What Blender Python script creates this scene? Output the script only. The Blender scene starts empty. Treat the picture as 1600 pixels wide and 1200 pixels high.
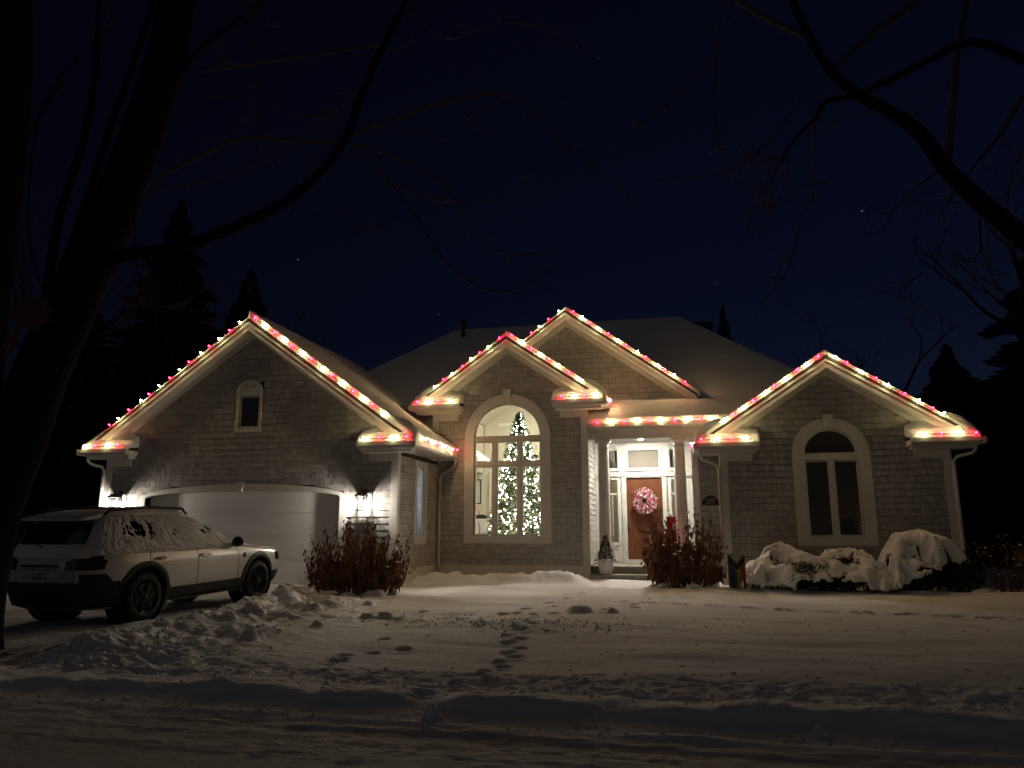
import bpy, bmesh, math, random
import numpy as np
from mathutils import Vector, Matrix
R_ = math.radians
random.seed(7); np.random.seed(7)
sc = bpy.context.scene
COL = sc.collection

# ------------------------------------------------------------------ camera
CAM_H = 1.40
cd = bpy.data.cameras.new('camera'); cam = bpy.data.objects.new('camera', cd); COL.objects.link(cam)
cam.location = (0, 0, CAM_H)
cam.rotation_euler = (R_(90 + 11.165), 0, R_(12.706))
cd.sensor_width = 36; cd.lens = 36 * 1140 / 1600; cd.clip_start = .05; cd.clip_end = 800
sc.camera = cam

# ------------------------------------------------------------------ sky (after nightfall) and exposure
wd = bpy.data.worlds.new('World'); sc.world = wd; wd.use_nodes = True
nt = wd.node_tree; nt.nodes.clear()
def wn(t, **k):
    n = nt.nodes.new(t)
    for a, b in k.items(): setattr(n, a, b)
    return n
out = wn('ShaderNodeOutputWorld'); bg = wn('ShaderNodeBackground')
sky = wn('ShaderNodeTexSky', sky_type='NISHITA', sun_disc=False)
sky.sun_elevation = R_(-3.0); sky.sun_rotation = R_(20); sky.altitude = 0; sky.air_density = 1.0; sky.dust_density = .3; sky.ozone_density = 3.5
SKY_STRENGTH = .030
bg.inputs['Strength'].default_value = SKY_STRENGTH
nt.links.new(sky.outputs[0], bg.inputs[0])
# faint stars
tc = wn('ShaderNodeTexCoord'); vo = wn('ShaderNodeTexVoronoi'); vo.inputs['Scale'].default_value = 30
nt.links.new(tc.outputs['Generated'], vo.inputs['Vector'])
m1 = wn('ShaderNodeMath', operation='LESS_THAN'); m1.inputs[1].default_value = .026
nt.links.new(vo.outputs['Distance'], m1.inputs[0])
sx = wn('ShaderNodeSeparateColor'); nt.links.new(vo.outputs['Color'], sx.inputs[0])
m2 = wn('ShaderNodeMath', operation='POWER'); m2.inputs[1].default_value = 6; nt.links.new(sx.outputs[0], m2.inputs[0])
m3 = wn('ShaderNodeMath', operation='MULTIPLY'); nt.links.new(m1.outputs[0], m3.inputs[0]); nt.links.new(m2.outputs[0], m3.inputs[1])
m4 = wn('ShaderNodeMath', operation='MULTIPLY'); m4.inputs[1].default_value = .10; nt.links.new(m3.outputs[0], m4.inputs[0])
bs = wn('ShaderNodeBackground'); bs.inputs[0].default_value = (.85, .95, 1, 1); nt.links.new(m4.outputs[0], bs.inputs['Strength'])
ad = wn('ShaderNodeAddShader'); nt.links.new(bg.outputs[0], ad.inputs[0]); nt.links.new(bs.outputs[0], ad.inputs[1])
nt.links.new(ad.outputs[0], out.inputs[0])
sc.view_settings.view_transform = 'Standard'; sc.view_settings.look = 'None'
sc.view_settings.exposure = 0.98; sc.view_settings.gamma = 1; sc.view_settings.use_curve_mapping = False
# very soft fill light added behind the camera to lift walls and foreground
sd = bpy.data.lights.new('fill_sun', 'SUN'); fill_sun = bpy.data.objects.new('fill_sun', sd); COL.objects.link(fill_sun)
sd.energy = .022; sd.angle = R_(70); sd.color = (1, .95, .87); fill_sun.rotation_euler = (R_(68), 0, R_(-8)); fill_sun.location = (0, -20, 30)
cy = sc.cycles
cy.use_denoising = True; cy.use_adaptive_sampling = True; cy.adaptive_threshold = .02
cy.max_bounces = 6; cy.diffuse_bounces = 4; cy.glossy_bounces = 3; cy.transmission_bounces = 4; cy.transparent_max_bounces = 12
cy.sample_clamp_indirect = 3.0; cy.caustics_reflective = False; cy.caustics_refractive = False
cy.use_light_tree = True

# power knobs of the lamps the photograph shows (radiance of each glowing surface)
P_WHITE, P_RED = 112., 46.
P_LANTERN = 1080.
P_PORCH = 1400.
P_ROOM = 168.
P_TREE = 60.

# ------------------------------------------------------------------ materials
MATS = {}
def mat(name, col, rough=.6, var=.0, vscale=3., bump=0., bscale=40., metal=0., spec=.4, island=0., detail=4, col2=None, emit=None, stretch=None):
    m = bpy.data.materials.new(name); m.use_nodes = True; t = m.node_tree; p = t.nodes['Principled BSDF']
    p.inputs['Roughness'].default_value = rough; p.inputs['Metallic'].default_value = metal
    p.inputs['Specular IOR Level'].default_value = spec
    p.inputs['Base Color'].default_value = (*col, 1)
    L = t.links.new
    geo = t.nodes.new('ShaderNodeNewGeometry')
    vec = geo.outputs['Position']
    if stretch:
        mp = t.nodes.new('ShaderNodeMapping'); mp.inputs['Scale'].default_value = stretch; L(vec, mp.inputs[0]); vec = mp.outputs[0]
    if var > 0 or col2 is not None or island > 0:
        nz = t.nodes.new('ShaderNodeTexNoise'); nz.inputs['Scale'].default_value = vscale; nz.inputs['Detail'].default_value = detail
        L(vec, nz.inputs['Vector'])
        mx = t.nodes.new('ShaderNodeMix'); mx.data_type = 'RGBA'
        c2 = col2 if col2 is not None else tuple(c * (1 - var) for c in col)
        c1 = col if col2 is not None else tuple(min(1, c * (1 + var * .6)) for c in col)
        mx.inputs[6].default_value = (*c1, 1); mx.inputs[7].default_value = (*c2, 1)
        rp = t.nodes.new('ShaderNodeMapRange'); rp.inputs[1].default_value = .32; rp.inputs[2].default_value = .68
        L(nz.outputs[0], rp.inputs[0]); L(rp.outputs[0], mx.inputs[0])
        o = mx.outputs[2]
        if island > 0:
            oi = t.nodes.new('ShaderNodeObjectInfo'); sm = t.nodes.new('ShaderNodeMath'); sm.operation = 'ADD'
            L(geo.outputs['Random Per Island'], sm.inputs[0]); L(oi.outputs['Random'], sm.inputs[1])
            fr = t.nodes.new('ShaderNodeMath'); fr.operation = 'FRACT'; L(sm.outputs[0], fr.inputs[0])
            mr = t.nodes.new('ShaderNodeMapRange'); mr.inputs[3].default_value = 1 - island; mr.inputs[4].default_value = 1 + island * .6
            L(fr.outputs[0], mr.inputs[0])
            vm = t.nodes.new('ShaderNodeVectorMath'); vm.operation = 'SCALE'; L(o, vm.inputs[0]); L(mr.outputs[0], vm.inputs['Scale'])
            o = vm.outputs[0]
        L(o, p.inputs['Base Color'])
    if bump > 0:
        nb = t.nodes.new('ShaderNodeTexNoise'); nb.inputs['Scale'].default_value = bscale; nb.inputs['Detail'].default_value = 6
        nb.inputs['Roughness'].default_value = .65
        L(vec, nb.inputs['Vector'])
        b = t.nodes.new('ShaderNodeBump'); b.inputs['Strength'].default_value = 1; b.inputs['Distance'].default_value = bump
        L(nb.outputs[0], b.inputs['Height']); L(b.outputs[0], p.inputs['Normal'])
    if emit:
        p.inputs['Emission Color'].default_value = (*emit[0], 1); p.inputs['Emission Strength'].default_value = emit[1]
    MATS[name] = m; return m
def glass(name, tint=(1, 1, 1), refl=1.0):
    m = bpy.data.materials.new(name); m.use_nodes = True; t = m.node_tree; t.nodes.clear(); L = t.links.new
    o = t.nodes.new('ShaderNodeOutputMaterial'); mx = t.nodes.new('ShaderNodeMixShader')
    tr = t.nodes.new('ShaderNodeBsdfTransparent'); tr.inputs[0].default_value = (*tint, 1)
    gl = t.nodes.new('ShaderNodeBsdfGlossy'); gl.inputs['Roughness'].default_value = .02
    fr = t.nodes.new('ShaderNodeFresnel'); fr.inputs[0].default_value = 1.45
    mu = t.nodes.new('ShaderNodeMath'); mu.operation = 'MULTIPLY'; mu.inputs[1].default_value = refl; L(fr.outputs[0], mu.inputs[0])
    L(mu.outputs[0], mx.inputs[0]); L(tr.outputs[0], mx.inputs[1]); L(gl.outputs[0], mx.inputs[2]); L(mx.outputs[0], o.inputs[0])
    MATS[name] = m; return m
snow_m = mat('snow', (.89, .89, .895), .75, var=.05, vscale=2.2, bump=.012, bscale=34, spec=.2)
roofsnow_m = mat('roof_snow', (.86, .865, .875), .7, var=.04, vscale=2., bump=.02, bscale=22, spec=.2)
ground_m = mat('snow_ground', (.89, .89, .895), .8, var=.05, vscale=.9, bump=.010, bscale=16, spec=.15, detail=8)
street_m = mat('packed_snow', (.78, .77, .76), .7, col2=(.62, .60, .57), vscale=1.1, bump=.015, bscale=20, spec=.2, stretch=(.5, 2.2, 1))
drive_m = mat('trodden_snow', (.72, .72, .73), .7, col2=(.36, .35, .34), vscale=.8, bump=.015, bscale=20, spec=.2, stretch=(2.2, .5, 1))
shingle_m = mat('painted_shingle', (.43, .42, .40), .75, var=.05, vscale=4, bump=.002, bscale=26, island=.16, spec=.2, stretch=(4, 4, .8))
trim_m = mat('white_trim_paint', (.66, .65, .615), .5, var=.05, vscale=2.5, bump=.001, bscale=60)
door_white = mat('garage_door_paint', (.70, .69, .66), .5, var=.06, vscale=1.2, bump=.002, bscale=50)
backing_m = mat('darkened_sheathing', (.05, .045, .04), .9, var=.1)  # darkened so gaps between shingles read as shade lines
soffit_m = mat('soffit_paint', (.58, .57, .54), .6, var=.04)
roofing_m = mat('asphalt_roofing', (.035, .033, .032), .9, var=.2, bump=.004, bscale=60)
gutter_m = mat('gutter_metal', (.56, .55, .53), .4, var=.04, vscale=4)
dark_frame = mat('black_metal', (.012, .012, .013), .45, var=.1)
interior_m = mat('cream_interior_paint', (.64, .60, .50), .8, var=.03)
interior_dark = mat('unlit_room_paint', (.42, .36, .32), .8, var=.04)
floor_m = mat('interior_floor', (.30, .20, .12), .4, var=.2, vscale=4, stretch=(8, 1, 1))
wood_m = mat('door_wood', (.16, .058, .026), .38, col2=(.095, .033, .015), vscale=4, bump=.001, bscale=20, stretch=(9, 9, 1.0))
concrete_m = mat('porch_concrete', (.28, .26, .23), .8, var=.2, vscale=6, bump=.004, bscale=50)
pane_m = glass('window_glass', (.97, .98, .97), .9)
lantern_glass = glass('lantern_glass', (.98, .98, .97), .6)
pot_m = mat('white_glazed_pot', (.75, .74, .72), .35, var=.04)
greybowl_m = mat('grey_stone_urn', (.22, .20, .18), .8, var=.25, vscale=12, bump=.004)
bark_m = mat('bark', (.014, .011, .009), .9, col2=(.007, .006, .005), vscale=6, bump=.03, bscale=14, stretch=(3, 3, .7), spec=.05)
twig_m = mat('twig_bark', (.10, .074, .05), .8, var=.25, vscale=12)
leafbrown_m = mat('dead_leaf', (.25, .12, .065), .8, var=.35, vscale=9, island=.45)
stem_m = mat('dry_stem', (.11, .065, .04), .8, var=.2)
head_m = mat('dry_flower_head', (.15, .085, .05), .85, var=.35, vscale=40)
ever_m = mat('evergreen', (.018, .026, .013), .8, var=.4, vscale=12, island=.3)
spruce_m = mat('spruce_needles', (.020, .026, .020), .9, var=.4, vscale=2, island=.2)
xmas_m = mat('christmas_fir', (.075, .105, .040), .7, var=.4, vscale=9, island=.35)
red_m = mat('red_lacquer', (.78, .04, .05), .4, var=.1)
white_m = mat('white_plain', (.8, .8, .78), .6, var=.03)
black_m = mat('black_rubber', (.012, .012, .012), .75, var=.2, bump=.002, bscale=60)
blindlit_m = bpy.data.materials.new('translucent_blind'); blindlit_m.use_nodes = True
_t = blindlit_m.node_tree; _t.nodes.clear(); _o = _t.nodes.new('ShaderNodeOutputMaterial'); _m = _t.nodes.new('ShaderNodeMixShader'); _a = _t.nodes.new('ShaderNodeBsdfTranslucent'); _b = _t.nodes.new('ShaderNodeBsdfDiffuse')
_a.inputs[0].default_value = (.85, .87, .9, 1); _b.inputs[0].default_value = (.8, .82, .84, 1); _m.inputs[0].default_value = .35
_t.links.new(_a.outputs[0], _m.inputs[1]); _t.links.new(_b.outputs[0], _m.inputs[2]); _t.links.new(_m.outputs[0], _o.inputs[0])
def emitter(name, col, s):
    m = bpy.data.materials.new(name); m.use_nodes = True; t = m.node_tree; t.nodes.clear()
    e = t.nodes.new('ShaderNodeEmission'); e.inputs[0].default_value = (*col, 1); e.inputs[1].default_value = s
    o = t.nodes.new('ShaderNodeOutputMaterial'); t.links.new(e.outputs[0], o.inputs[0]); MATS[name] = m; return m
bulb_w = emitter('warm_white_bulb', (1, .90, .40), P_WHITE)
bulb_r = emitter('red_bulb', (1, .008, .04), P_RED)
lamp_e = emitter('lantern_bulb', (1, .90, .78), P_LANTERN)
porch_e = emitter('porch_downlight', (1, .93, .78), P_PORCH)
room_e = emitter('room_lamp', (1, .92, .76), P_ROOM)
fairy_e = emitter('fairy_light', (1, .92, .74), P_TREE)

# ------------------------------------------------------------------ mesh helpers
class MB:
    def __init__(s): s.v = []; s.f = []
    def add(s, vs, fs):
        o = len(s.v); s.v += [tuple(v) for v in vs]; s.f += [tuple(i + o for i in f) for f in fs]; return s
    def hexa(s, p):   # 8 corners: bottom loop, top loop
        return s.add(p, [(3, 2, 1, 0), (4, 5, 6, 7), (0, 1, 5, 4), (1, 2, 6, 5), (2, 3, 7, 6), (3, 0, 4, 7)])
    def box(s, x0, x1, y0, y1, z0, z1):
        return s.hexa([(x0, y0, z0), (x1, y0, z0), (x1, y1, z0), (x0, y1, z0), (x0, y0, z1), (x1, y0, z1), (x1, y1, z1), (x0, y1, z1)])
    def loft(s, rings, cap=True, closed=True):
        n = len(rings[0]); o = len(s.v)
        for r in rings: s.v += [tuple(p) for p in r]
        for i in range(len(rings) - 1):
            for j in range(n if closed else n - 1):
                a = o + i * n + j; b = o + i * n + (j + 1) % n
                s.f.append((a, b, b + n, a + n))
        if cap and closed:
            s.f.append(tuple(o + j for j in reversed(range(n)))); s.f.append(tuple(o + (len(rings) - 1) * n + j for j in range(n)))
        return s
    def tube(s, path, r0, r1=None, seg=8, cap=True):
        path = [Vector(p) for p in path]; n = len(path); rings = []
        rr = r0 if isinstance(r0, (list, tuple)) else [r0 + ((r1 if r1 is not None else r0) - r0) * i / max(1, n - 1) for i in range(n)]
        prev = None
        for i, p in enumerate(path):
            d = (path[min(i + 1, n - 1)] - path[max(i - 1, 0)])
            d = d.normalized() if d.length > 1e-9 else Vector((0, 0, 1))
            if prev is None:
                u = d.orthogonal().normalized()
            else:
                u = prev - d * prev.dot(d); u = u.normalized() if u.length > 1e-6 else d.orthogonal().normalized()
            prev = u; w = d.cross(u)
            rings.append([p + (u * math.cos(2 * math.pi * k / seg) + w * math.sin(2 * math.pi * k / seg)) * rr[i] for k in range(seg)])
        return s.loft(rings, cap)
    def lathe(s, prof, seg=24, c=(0, 0, 0)):
        return s.loft([[(c[0] + r * math.cos(2 * math.pi * k / seg), c[1] + r * math.sin(2 * math.pi * k / seg), c[2] + z) for k in range(seg)] for r, z in prof])
    def ell(s, c, r, seg=14, rings=9, M=None):
        c = Vector(c); o = []
        for i in range(rings + 1):
            a = math.pi * i / rings
            ring = []
            for k in range(seg):
                b = 2 * math.pi * k / seg
                v = Vector((r[0] * max(math.sin(a), .02) * math.cos(b), r[1] * max(math.sin(a), .02) * math.sin(b), -r[2] * math.cos(a)))
                if M is not None: v = M @ v
                ring.append(c + v)
            o.append(ring)
        return s.loft(o)
    def mesh(s, name, smooth=False):
        me = bpy.data.meshes.new(name); me.from_pydata(s.v, [], s.f)
        bm = bmesh.new(); bm.from_mesh(me); bmesh.ops.recalc_face_normals(bm, faces=bm.faces); bm.to_mesh(me); bm.free()
        if smooth: me.polygons.foreach_set('use_smooth', [True] * len(me.polygons))
        me.update(); return me
def raw_mesh(name, v, f, smooth=False):
    me = bpy.data.meshes.new(name); me.from_pydata([tuple(map(float, p)) for p in v], [], [tuple(map(int, q)) for q in f])
    if smooth: me.polygons.foreach_set('use_smooth', [True] * len(me.polygons))
    me.update(); return me
def put(name, me, m, parent=None, kind=None):
    o = bpy.data.objects.new(name, me); COL.objects.link(o)
    if m is not None and len(me.materials) == 0: me.materials.append(m)
    if parent is not None:
        o.parent = parent; o.matrix_parent_inverse = world_inv(parent)
    if kind: o['kind'] = kind
    return o
ORIG = {}
def world_inv(p):
    M = Matrix.Identity(4)
    q = p
    if q.name in ORIG: M = ORIG[q.name]
    return M.inverted()
def part(name, mb, m, parent, smooth=False, kind=None, local=False, label=None):
    me = mb.mesh(name, smooth) if isinstance(mb, MB) else mb
    o = bpy.data.objects.new(name, me); COL.objects.link(o)
    if len(me.materials) == 0 and m is not None: me.materials.append(m)
    if parent is not None:
        o.parent = parent
        if not local: o.matrix_parent_inverse = world_inv(parent)
    if kind: o['kind'] = kind
    if label: o['label'] = label
    return o
def tag(o, label, cat, group=None):
    o['label'] = label; o['category'] = cat
    if group: o['group'] = group
    return o
def thing(name, label, cat, loc=(0, 0, 0), rot=(0, 0, 0), group=None):
    o = bpy.data.objects.new(name, None); COL.objects.link(o); o.empty_display_size = .2
    o.location = loc; o.rotation_euler = rot
    from mathutils import Euler
    ORIG[o.name] = Matrix.Translation(loc) @ Euler(rot).to_matrix().to_4x4()
    return tag(o, label, cat, group)
def plate(outer, holes, M, t0, t1):
    """flat plate with holes; outer/holes are 2-D loops, M(a,b,t) maps to space, thickness t0..t1"""
    bm = bmesh.new(); loops = [outer] + list(holes); res = []
    for t in (t0, t1):
        es = []; vs_all = []
        for lp in loops:
            vs = [bm.verts.new(M(a, b, t)) for a, b in lp]; vs_all.append(vs)
            es += [bm.edges.new((vs[i], vs[(i + 1) % len(vs)])) for i in range(len(vs))]
        bmesh.ops.triangle_fill(bm, use_beauty=True, use_dissolve=False, edges=es)
        res.append(vs_all)
    for A, B in zip(*res):
        n = len(A)
        for i in range(n):
            try: bm.faces.new((A[i], A[(i + 1) % n], B[(i + 1) % n], B[i]))
            except ValueError: pass
    bmesh.ops.recalc_face_normals(bm, faces=bm.faces)
    me = bpy.data.meshes.new('plate'); bm.to_mesh(me); bm.free(); return me
def clip_poly(poly, a, b):
    """keep the part of poly on the left of a->b"""
    o = []
    def side(p): return (b[0] - a[0]) * (p[1] - a[1]) - (b[1] - a[1]) * (p[0] - a[0])
    for i in range(len(poly)):
        p, q = poly[i], poly[(i + 1) % len(poly)]; sp, sq = side(p), side(q)
        if sp >= 0: o.append(p)
        if sp * sq < 0:
            t = sp / (sp - sq); o.append((p[0] + (q[0] - p[0]) * t, p[1] + (q[1] - p[1]) * t))
    return o
def smoothed(me, name, voxel, it, noise=0., nscale=1.0):
    """union of closed shells, softened: voxel remesh + smooth"""
    o = bpy.data.objects.new('tmp', me); COL.objects.link(o)
    m = o.modifiers.new('r', 'REMESH'); m.mode = 'VOXEL'; m.voxel_size = voxel; m.use_smooth_shade = True
    s = o.modifiers.new('s', 'SMOOTH'); s.factor = .5; s.iterations = it
    dg = bpy.context.evaluated_depsgraph_get(); e = o.evaluated_get(dg)
    r = bpy.data.meshes.new_from_object(e); bpy.data.objects.remove(o); r.name = name
    n = len(r.vertices); co = np.empty(n * 3); r.vertices.foreach_get('co', co); co = co.reshape(-1, 3)
    if noise > 0:
        no = np.empty(n * 3); r.vertices.foreach_get('normal', no); no = no.reshape(-1, 3)
        d = (fbm3(co * nscale) - .5) * 2 * noise
        co = co + no * d[:, None]; r.vertices.foreach_set('co', co.ravel())
    r.polygons.foreach_set('use_smooth', [True] * len(r.polygons)); r.update(); return r
# value noise
def _h(ix, iy, iz, s):
    n = (ix.astype(np.int64) * 374761393 + iy.astype(np.int64) * 668265263 + iz.astype(np.int64) * 2147483647 // 7 + s * 974711) & 0xffffffff
    n = ((n ^ (n >> 13)) * 1274126177) & 0xffffffff
    return ((n ^ (n >> 16)) & 0xffff) / 65535.
def vnoise(p, s=0):
    i = np.floor(p); f = p - i; u = f * f * (3 - 2 * f); r = 0
    for dx in (0, 1):
        for dy in (0, 1):
            for dz in (0, 1):
                w = (u[:, 0] if dx else 1 - u[:, 0]) * (u[:, 1] if dy else 1 - u[:, 1]) * (u[:, 2] if dz else 1 - u[:, 2])
                r = r + w * _h(i[:, 0] + dx, i[:, 1] + dy, i[:, 2] + dz, s)
    return r
def fbm3(p, oct=4, s=0):
    a, r, t = 1., 0., 0.
    for k in range(oct):
        r = r + a * vnoise(p * (2.03 ** k) + k * 17.3, s + k); t += a; a *= .5
    return r / t
def fb2(x, y, sc_=1., oct=4, s=0):
    if len(x) > 5000 and not y.any():          # noise along one axis only: once per distinct value
        u, inv = np.unique(x, return_inverse=True); return fb2(u, u * 0, sc_, oct, s)[inv]
    return fbm3(np.stack([x * sc_, y * sc_, np.full_like(x, .37 + s)], 1), oct, s)

# ================================================================== THE GROUND (snow as one continuous height field, cut into lawn, driveway, street)
def xdrive(y): return np.interp(y, [0, 6, 7, 9, 11, 13.5, 15, 16.8, 30], [-6.6, -6.7, -6.9, -7.0, -7.3, -7.9, -8.1, -8.05, -8.05])
rg = random.Random(3)
BOULD = []
for k in range(16):
    y = rg.uniform(8.5, 13.8); x = float(xdrive(np.array(y))) + abs(rg.gauss(.45, .8)); r0 = rg.uniform(.05, .17); BOULD.append((x, y, r0, r0 * rg.uniform(.35, .75)))
for (x, y, r, h) in [(-7.2, 12.9, .30, .18), (-6.95, 12.5, .2, .13), (-6.2, 12.7, .36, .10), (-5.3, 8.6, .13, .13), (-4.85, 11.2, .13, .07), (-4.6, 11.3, .16, .09), (-4.3, 11.2, .12, .06), (-1.9, 5.62, .07, .12), (.9, 5.8, .06, .05), (-1.7, 12.8, .25, .10), (-1.2, 12.7, .15, .08)]:
    BOULD.append((x, y, r, h))
FOOT = []
def trail(pts, n, wob):
    P_ = np.array(pts, float); seg = np.r_[0, np.cumsum(np.hypot(*np.diff(P_, axis=0).T))]
    for i in range(n):
        t = seg[-1] * (i + .5) / n; x = np.interp(t, seg, P_[:, 0]); y = np.interp(t, seg, P_[:, 1])
        FOOT.append((x + (wob * .8 if i % 2 else -wob * .8) + rg.uniform(-.03, .03), y + rg.uniform(-.06, .06), rg.uniform(.07, .10), rg.uniform(.10, .15), rg.uniform(.03, .05)))
trail([(-2.2, 11.4), (-2.3, 10.4), (-2.0, 8.9), (-1.9, 8.1), (-1.95, 7.3), (-2.05, 6.5), (-2.1, 6.1)], 17, .10)
trail([(-3.75, 9.4), (-3.3, 8.4), (-3.9, 8.1), (-3.4, 7.5)], 5, .15)
trail([(-2.2, 11.4), (-2.6, 12.6), (-2.4, 14.0), (-2.2, 16.5)], 8, .14)
trail([(-1.2, 14.6), (.5, 14.1), (3.3, 13.5), (6.5, 13.2), (9, 13.0)], 34, .07)
trail([(-4.5, 12.4), (-3.2, 12.2), (-2.0, 12.6)], 6, .1)
trail([(-.4, 15.3), (-.9, 13.6), (-1.5, 12.4)], 6, .12)
def ground_z(x, y):
    sh = x.shape; x = x.ravel(); y = y.ravel()
    ss = lambda a, b, v: (lambda t: t * t * (3 - 2 * t))(np.clip((v - a) / (b - a), 0, 1))
    z = -.045 + .045 * ss(5.3, 6.0, y) + .05 * ss(12, 18, y)
    z = z + (fb2(x, y, .35, 3, 1) - .5) * .14 * ss(6, 8, y) + (fb2(x * .7, y * 1.8, .8, 3, 2) - .5) * .10 * ss(6, 7, y)
    xd = xdrive(y); inl = ss(-.15, .25, x - xd) * ss(6.0, 6.6, y)            # 1 on the lawn, 0 on the driveway
    road = 1 - ss(5.35, 5.6, y)
    # street: packed ruts along x
    z = z + road * ((fb2(x * .35, y * 5, 1.3, 4, 5) - .5) * .035 + (fb2(x, y, 7, 3, 6) - .5) * .03)
    ycut = 4.95 + .12 * (fb2(x, y * 0, .5, 2, 8) - .5)
    z = z - .006 * np.exp(-((y - ycut) / .10) ** 2) - .006 * np.exp(-((y - ycut + .55) / .12) ** 2)
    # plough bank along the kerb
    yb = 5.98 + .3 * (fb2(x, x * 0, .45, 3, 11) - .5) + .18 * (fb2(x, x * 0, 1.7, 2, 12) - .5)
    hb = .085 + .16 * (fb2(x, x * 0, .55, 3, 13) - .5) + .12 * (fb2(x, x * 0, 2.3, 3, 14) - .5) + .10 * (fb2(x, y, 3.5, 3, 15) - .5)
    gap = .25 + .75 * ss(.0, .5, np.abs(x + 2.1))                              # the trail walks through it
    dy = y - yb
    z = z + gap * np.clip(hb, .015, 1) * np.where(dy < 0, np.exp(-(dy / .14) ** 2), np.exp(-(dy / .42) ** 2)) * ss(-7.6, -6.4, x)
    y2 = 5.5 + .25 * (fb2(x, x * 0, .6, 3, 21) - .5)
    z = z + (.02 + .08 * (fb2(x, x * 0, 1.1, 3, 22) - .45)).clip(0) * np.exp(-((y - y2) / .08) ** 2)
    y3 = 5.32 + .2 * (fb2(x, x * 0, .5, 3, 23) - .5)
    z = z + .016 * np.exp(-((y - y3) / .06) ** 2) * ss(.3, .6, fb2(x, y, 3, 2, 24))
    # thrown snow: rough belts
    rough = ss(6.3, 6.6, y) * (1 - ss(7.1, 7.8, y + .5 * (fb2(x, y, .9, 2, 31) - .5)))
    z = z + rough * ((fb2(x, y, 5, 4, 32) - .5) * .11 + (fb2(x, y, 16, 4, 39) - .5) * .05)
    r2 = np.exp(-(((x + 2.6) / 1.9) ** 2 + ((y - 11.1) / .75) ** 2))
    z = z + r2 * (fb2(x, y, 9, 3, 33) - .5) * .11
    r3 = np.exp(-(((x - xd - .8) / 1.1) ** 2)) * ss(6.2, 7, y) * (1 - ss(13.3, 14.6, y))
    z = z + r3 * ((fb2(x, y, 1.5, 4, 34) - .42) * .30 + (.5 - np.abs(fb2(x + .3 * fb2(x, y, 2, 2, 71), y, 3.2, 4, 37) - .5) * 4).clip(-.3) * .10 + (fb2(x, y, 12, 4, 38) - .5) * .09)
    # ridge beside the driveway
    hr = (.17 + .3 * (fb2(y, y * 0, .8, 3, 35) - .5)).clip(.05)
    z = z + hr * np.exp(-((x - xd - .3) / .28) ** 2) * ss(6.6, 7.5, y) * (1 - ss(14.2, 15.6, y))
    # driveway tracks
    drv = (1 - inl) * ss(6.3, 7, y) * (1 - ss(17.5, 18.5, y))
    z = z + drv * (-.03 + (fb2(x * 4, y * .5, 1., 4, 36) - .5) * .10)
    # bank in front of the house and by the steps
    yk = 18.55 + .3 * (fb2(x, x * 0, .9, 2, 41) - .5)
    z = z + (.18 + .34 * (fb2(x, y, 1.3, 4, 42) - .5) + .26 * (fb2(x, y, 4, 3, 45) - .5)) * np.exp(-((y - yk) / .42) ** 2) * ss(-7.2, -6.3, x) * (1 - ss(-2.6, -1.9, x))
    z = z + .10 * np.exp(-((y - 17.2) / .35) ** 2) * ss(-1.1, -.6, x) * (1 - ss(7, 8, x)) * (.6 + .8 * (fb2(x, y, 2, 3, 43) - .5))
    z = z + (fb2(x, y, 5, 3, 44) - .5) * .06 * np.exp(-(((x + 1.6) / 1.1) ** 2 + ((y - 18) / .8) ** 2))
    z = z - .07 * ss(17.2, 18.0, y) * ss(-2.6, -2.0, x) * (1 - ss(-.6, 0, x)) * (1 - ss(18.9, 19.4, y))
    for bx, by, r, h in BOULD:
        m = (np.abs(x - bx) < r * 2) & (np.abs(y - by) < r * 2)
        if m.any():
            q = ((x[m] - bx) ** 2 + (y[m] - by) ** 2) / r ** 2
            q = q * (1 + 1.3 * (fb2(x[m] + bx, y[m], 6, 3, 51) - .5))
            t_ = np.clip((1.05 - q) / .85, 0, 1); z[m] = z[m] + h * t_ * t_ * (3 - 2 * t_) * (.8 + .5 * fb2(x[m], y[m], 9, 2, 52))
    for fx, fy, rx, ry, d in FOOT:
        m = (np.abs(x - fx) < .6) & (np.abs(y - fy) < .7)
        if m.any():
            q = ((x[m] - fx) / rx) ** 2 + ((y[m] - fy) / ry) ** 2
            z[m] = z[m] - d * 1.3 * np.exp(-q ** 2.6 * .6) + d * .55 * np.exp(-((np.sqrt(q) - 1.32) / .22) ** 2)
    return (z + (fb2(x, y, 22, 2, 61) - .5) * .016 * ss(4, 5, y) * (1 - ss(9, 12, y))).reshape(sh)
def axis(parts):
    o = [parts[0][0]]
    for a, b, st in parts:
        n = max(1, int(round((b - a) / st))); o += [a + (b - a) * (i + 1) / n for i in range(n)]
    return np.array(o)
gx = axis([(-160, -40, 12), (-40, -18, 1.2), (-18, -9, .12), (-9, 3.5, .032), (3.5, 9, .08), (9, 30, 1.0), (30, 140, 12)])
gy = axis([(-60, -10, 6), (-10, 3.5, .6), (3.5, 4.6, .1), (4.6, 7.8, .017), (7.8, 14.5, .042), (14.5, 19.6, .08), (19.6, 40, 1.5), (40, 220, 15)])
GX, GY = np.meshgrid(gx, gy)
GZ = ground_z(GX, GY)
NX, NY = len(gx), len(gy)
def gz(x, y): return float(ground_z(np.array([float(x)]), np.array([float(y)]))[0])
V = np.stack([GX.ravel(), GY.ravel(), GZ.ravel()], 1)
ii, jj = np.meshgrid(np.arange(NX - 1), np.arange(NY - 1)); a = (jj * NX + ii).ravel()
F = np.stack([a, a + 1, a + 1 + NX, a + NX], 1)
cx_ = (GX[:-1, :-1] + GX[1:, 1:]).ravel() / 2; cy_ = (GY[:-1, :-1] + GY[1:, 1:]).ravel() / 2
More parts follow.
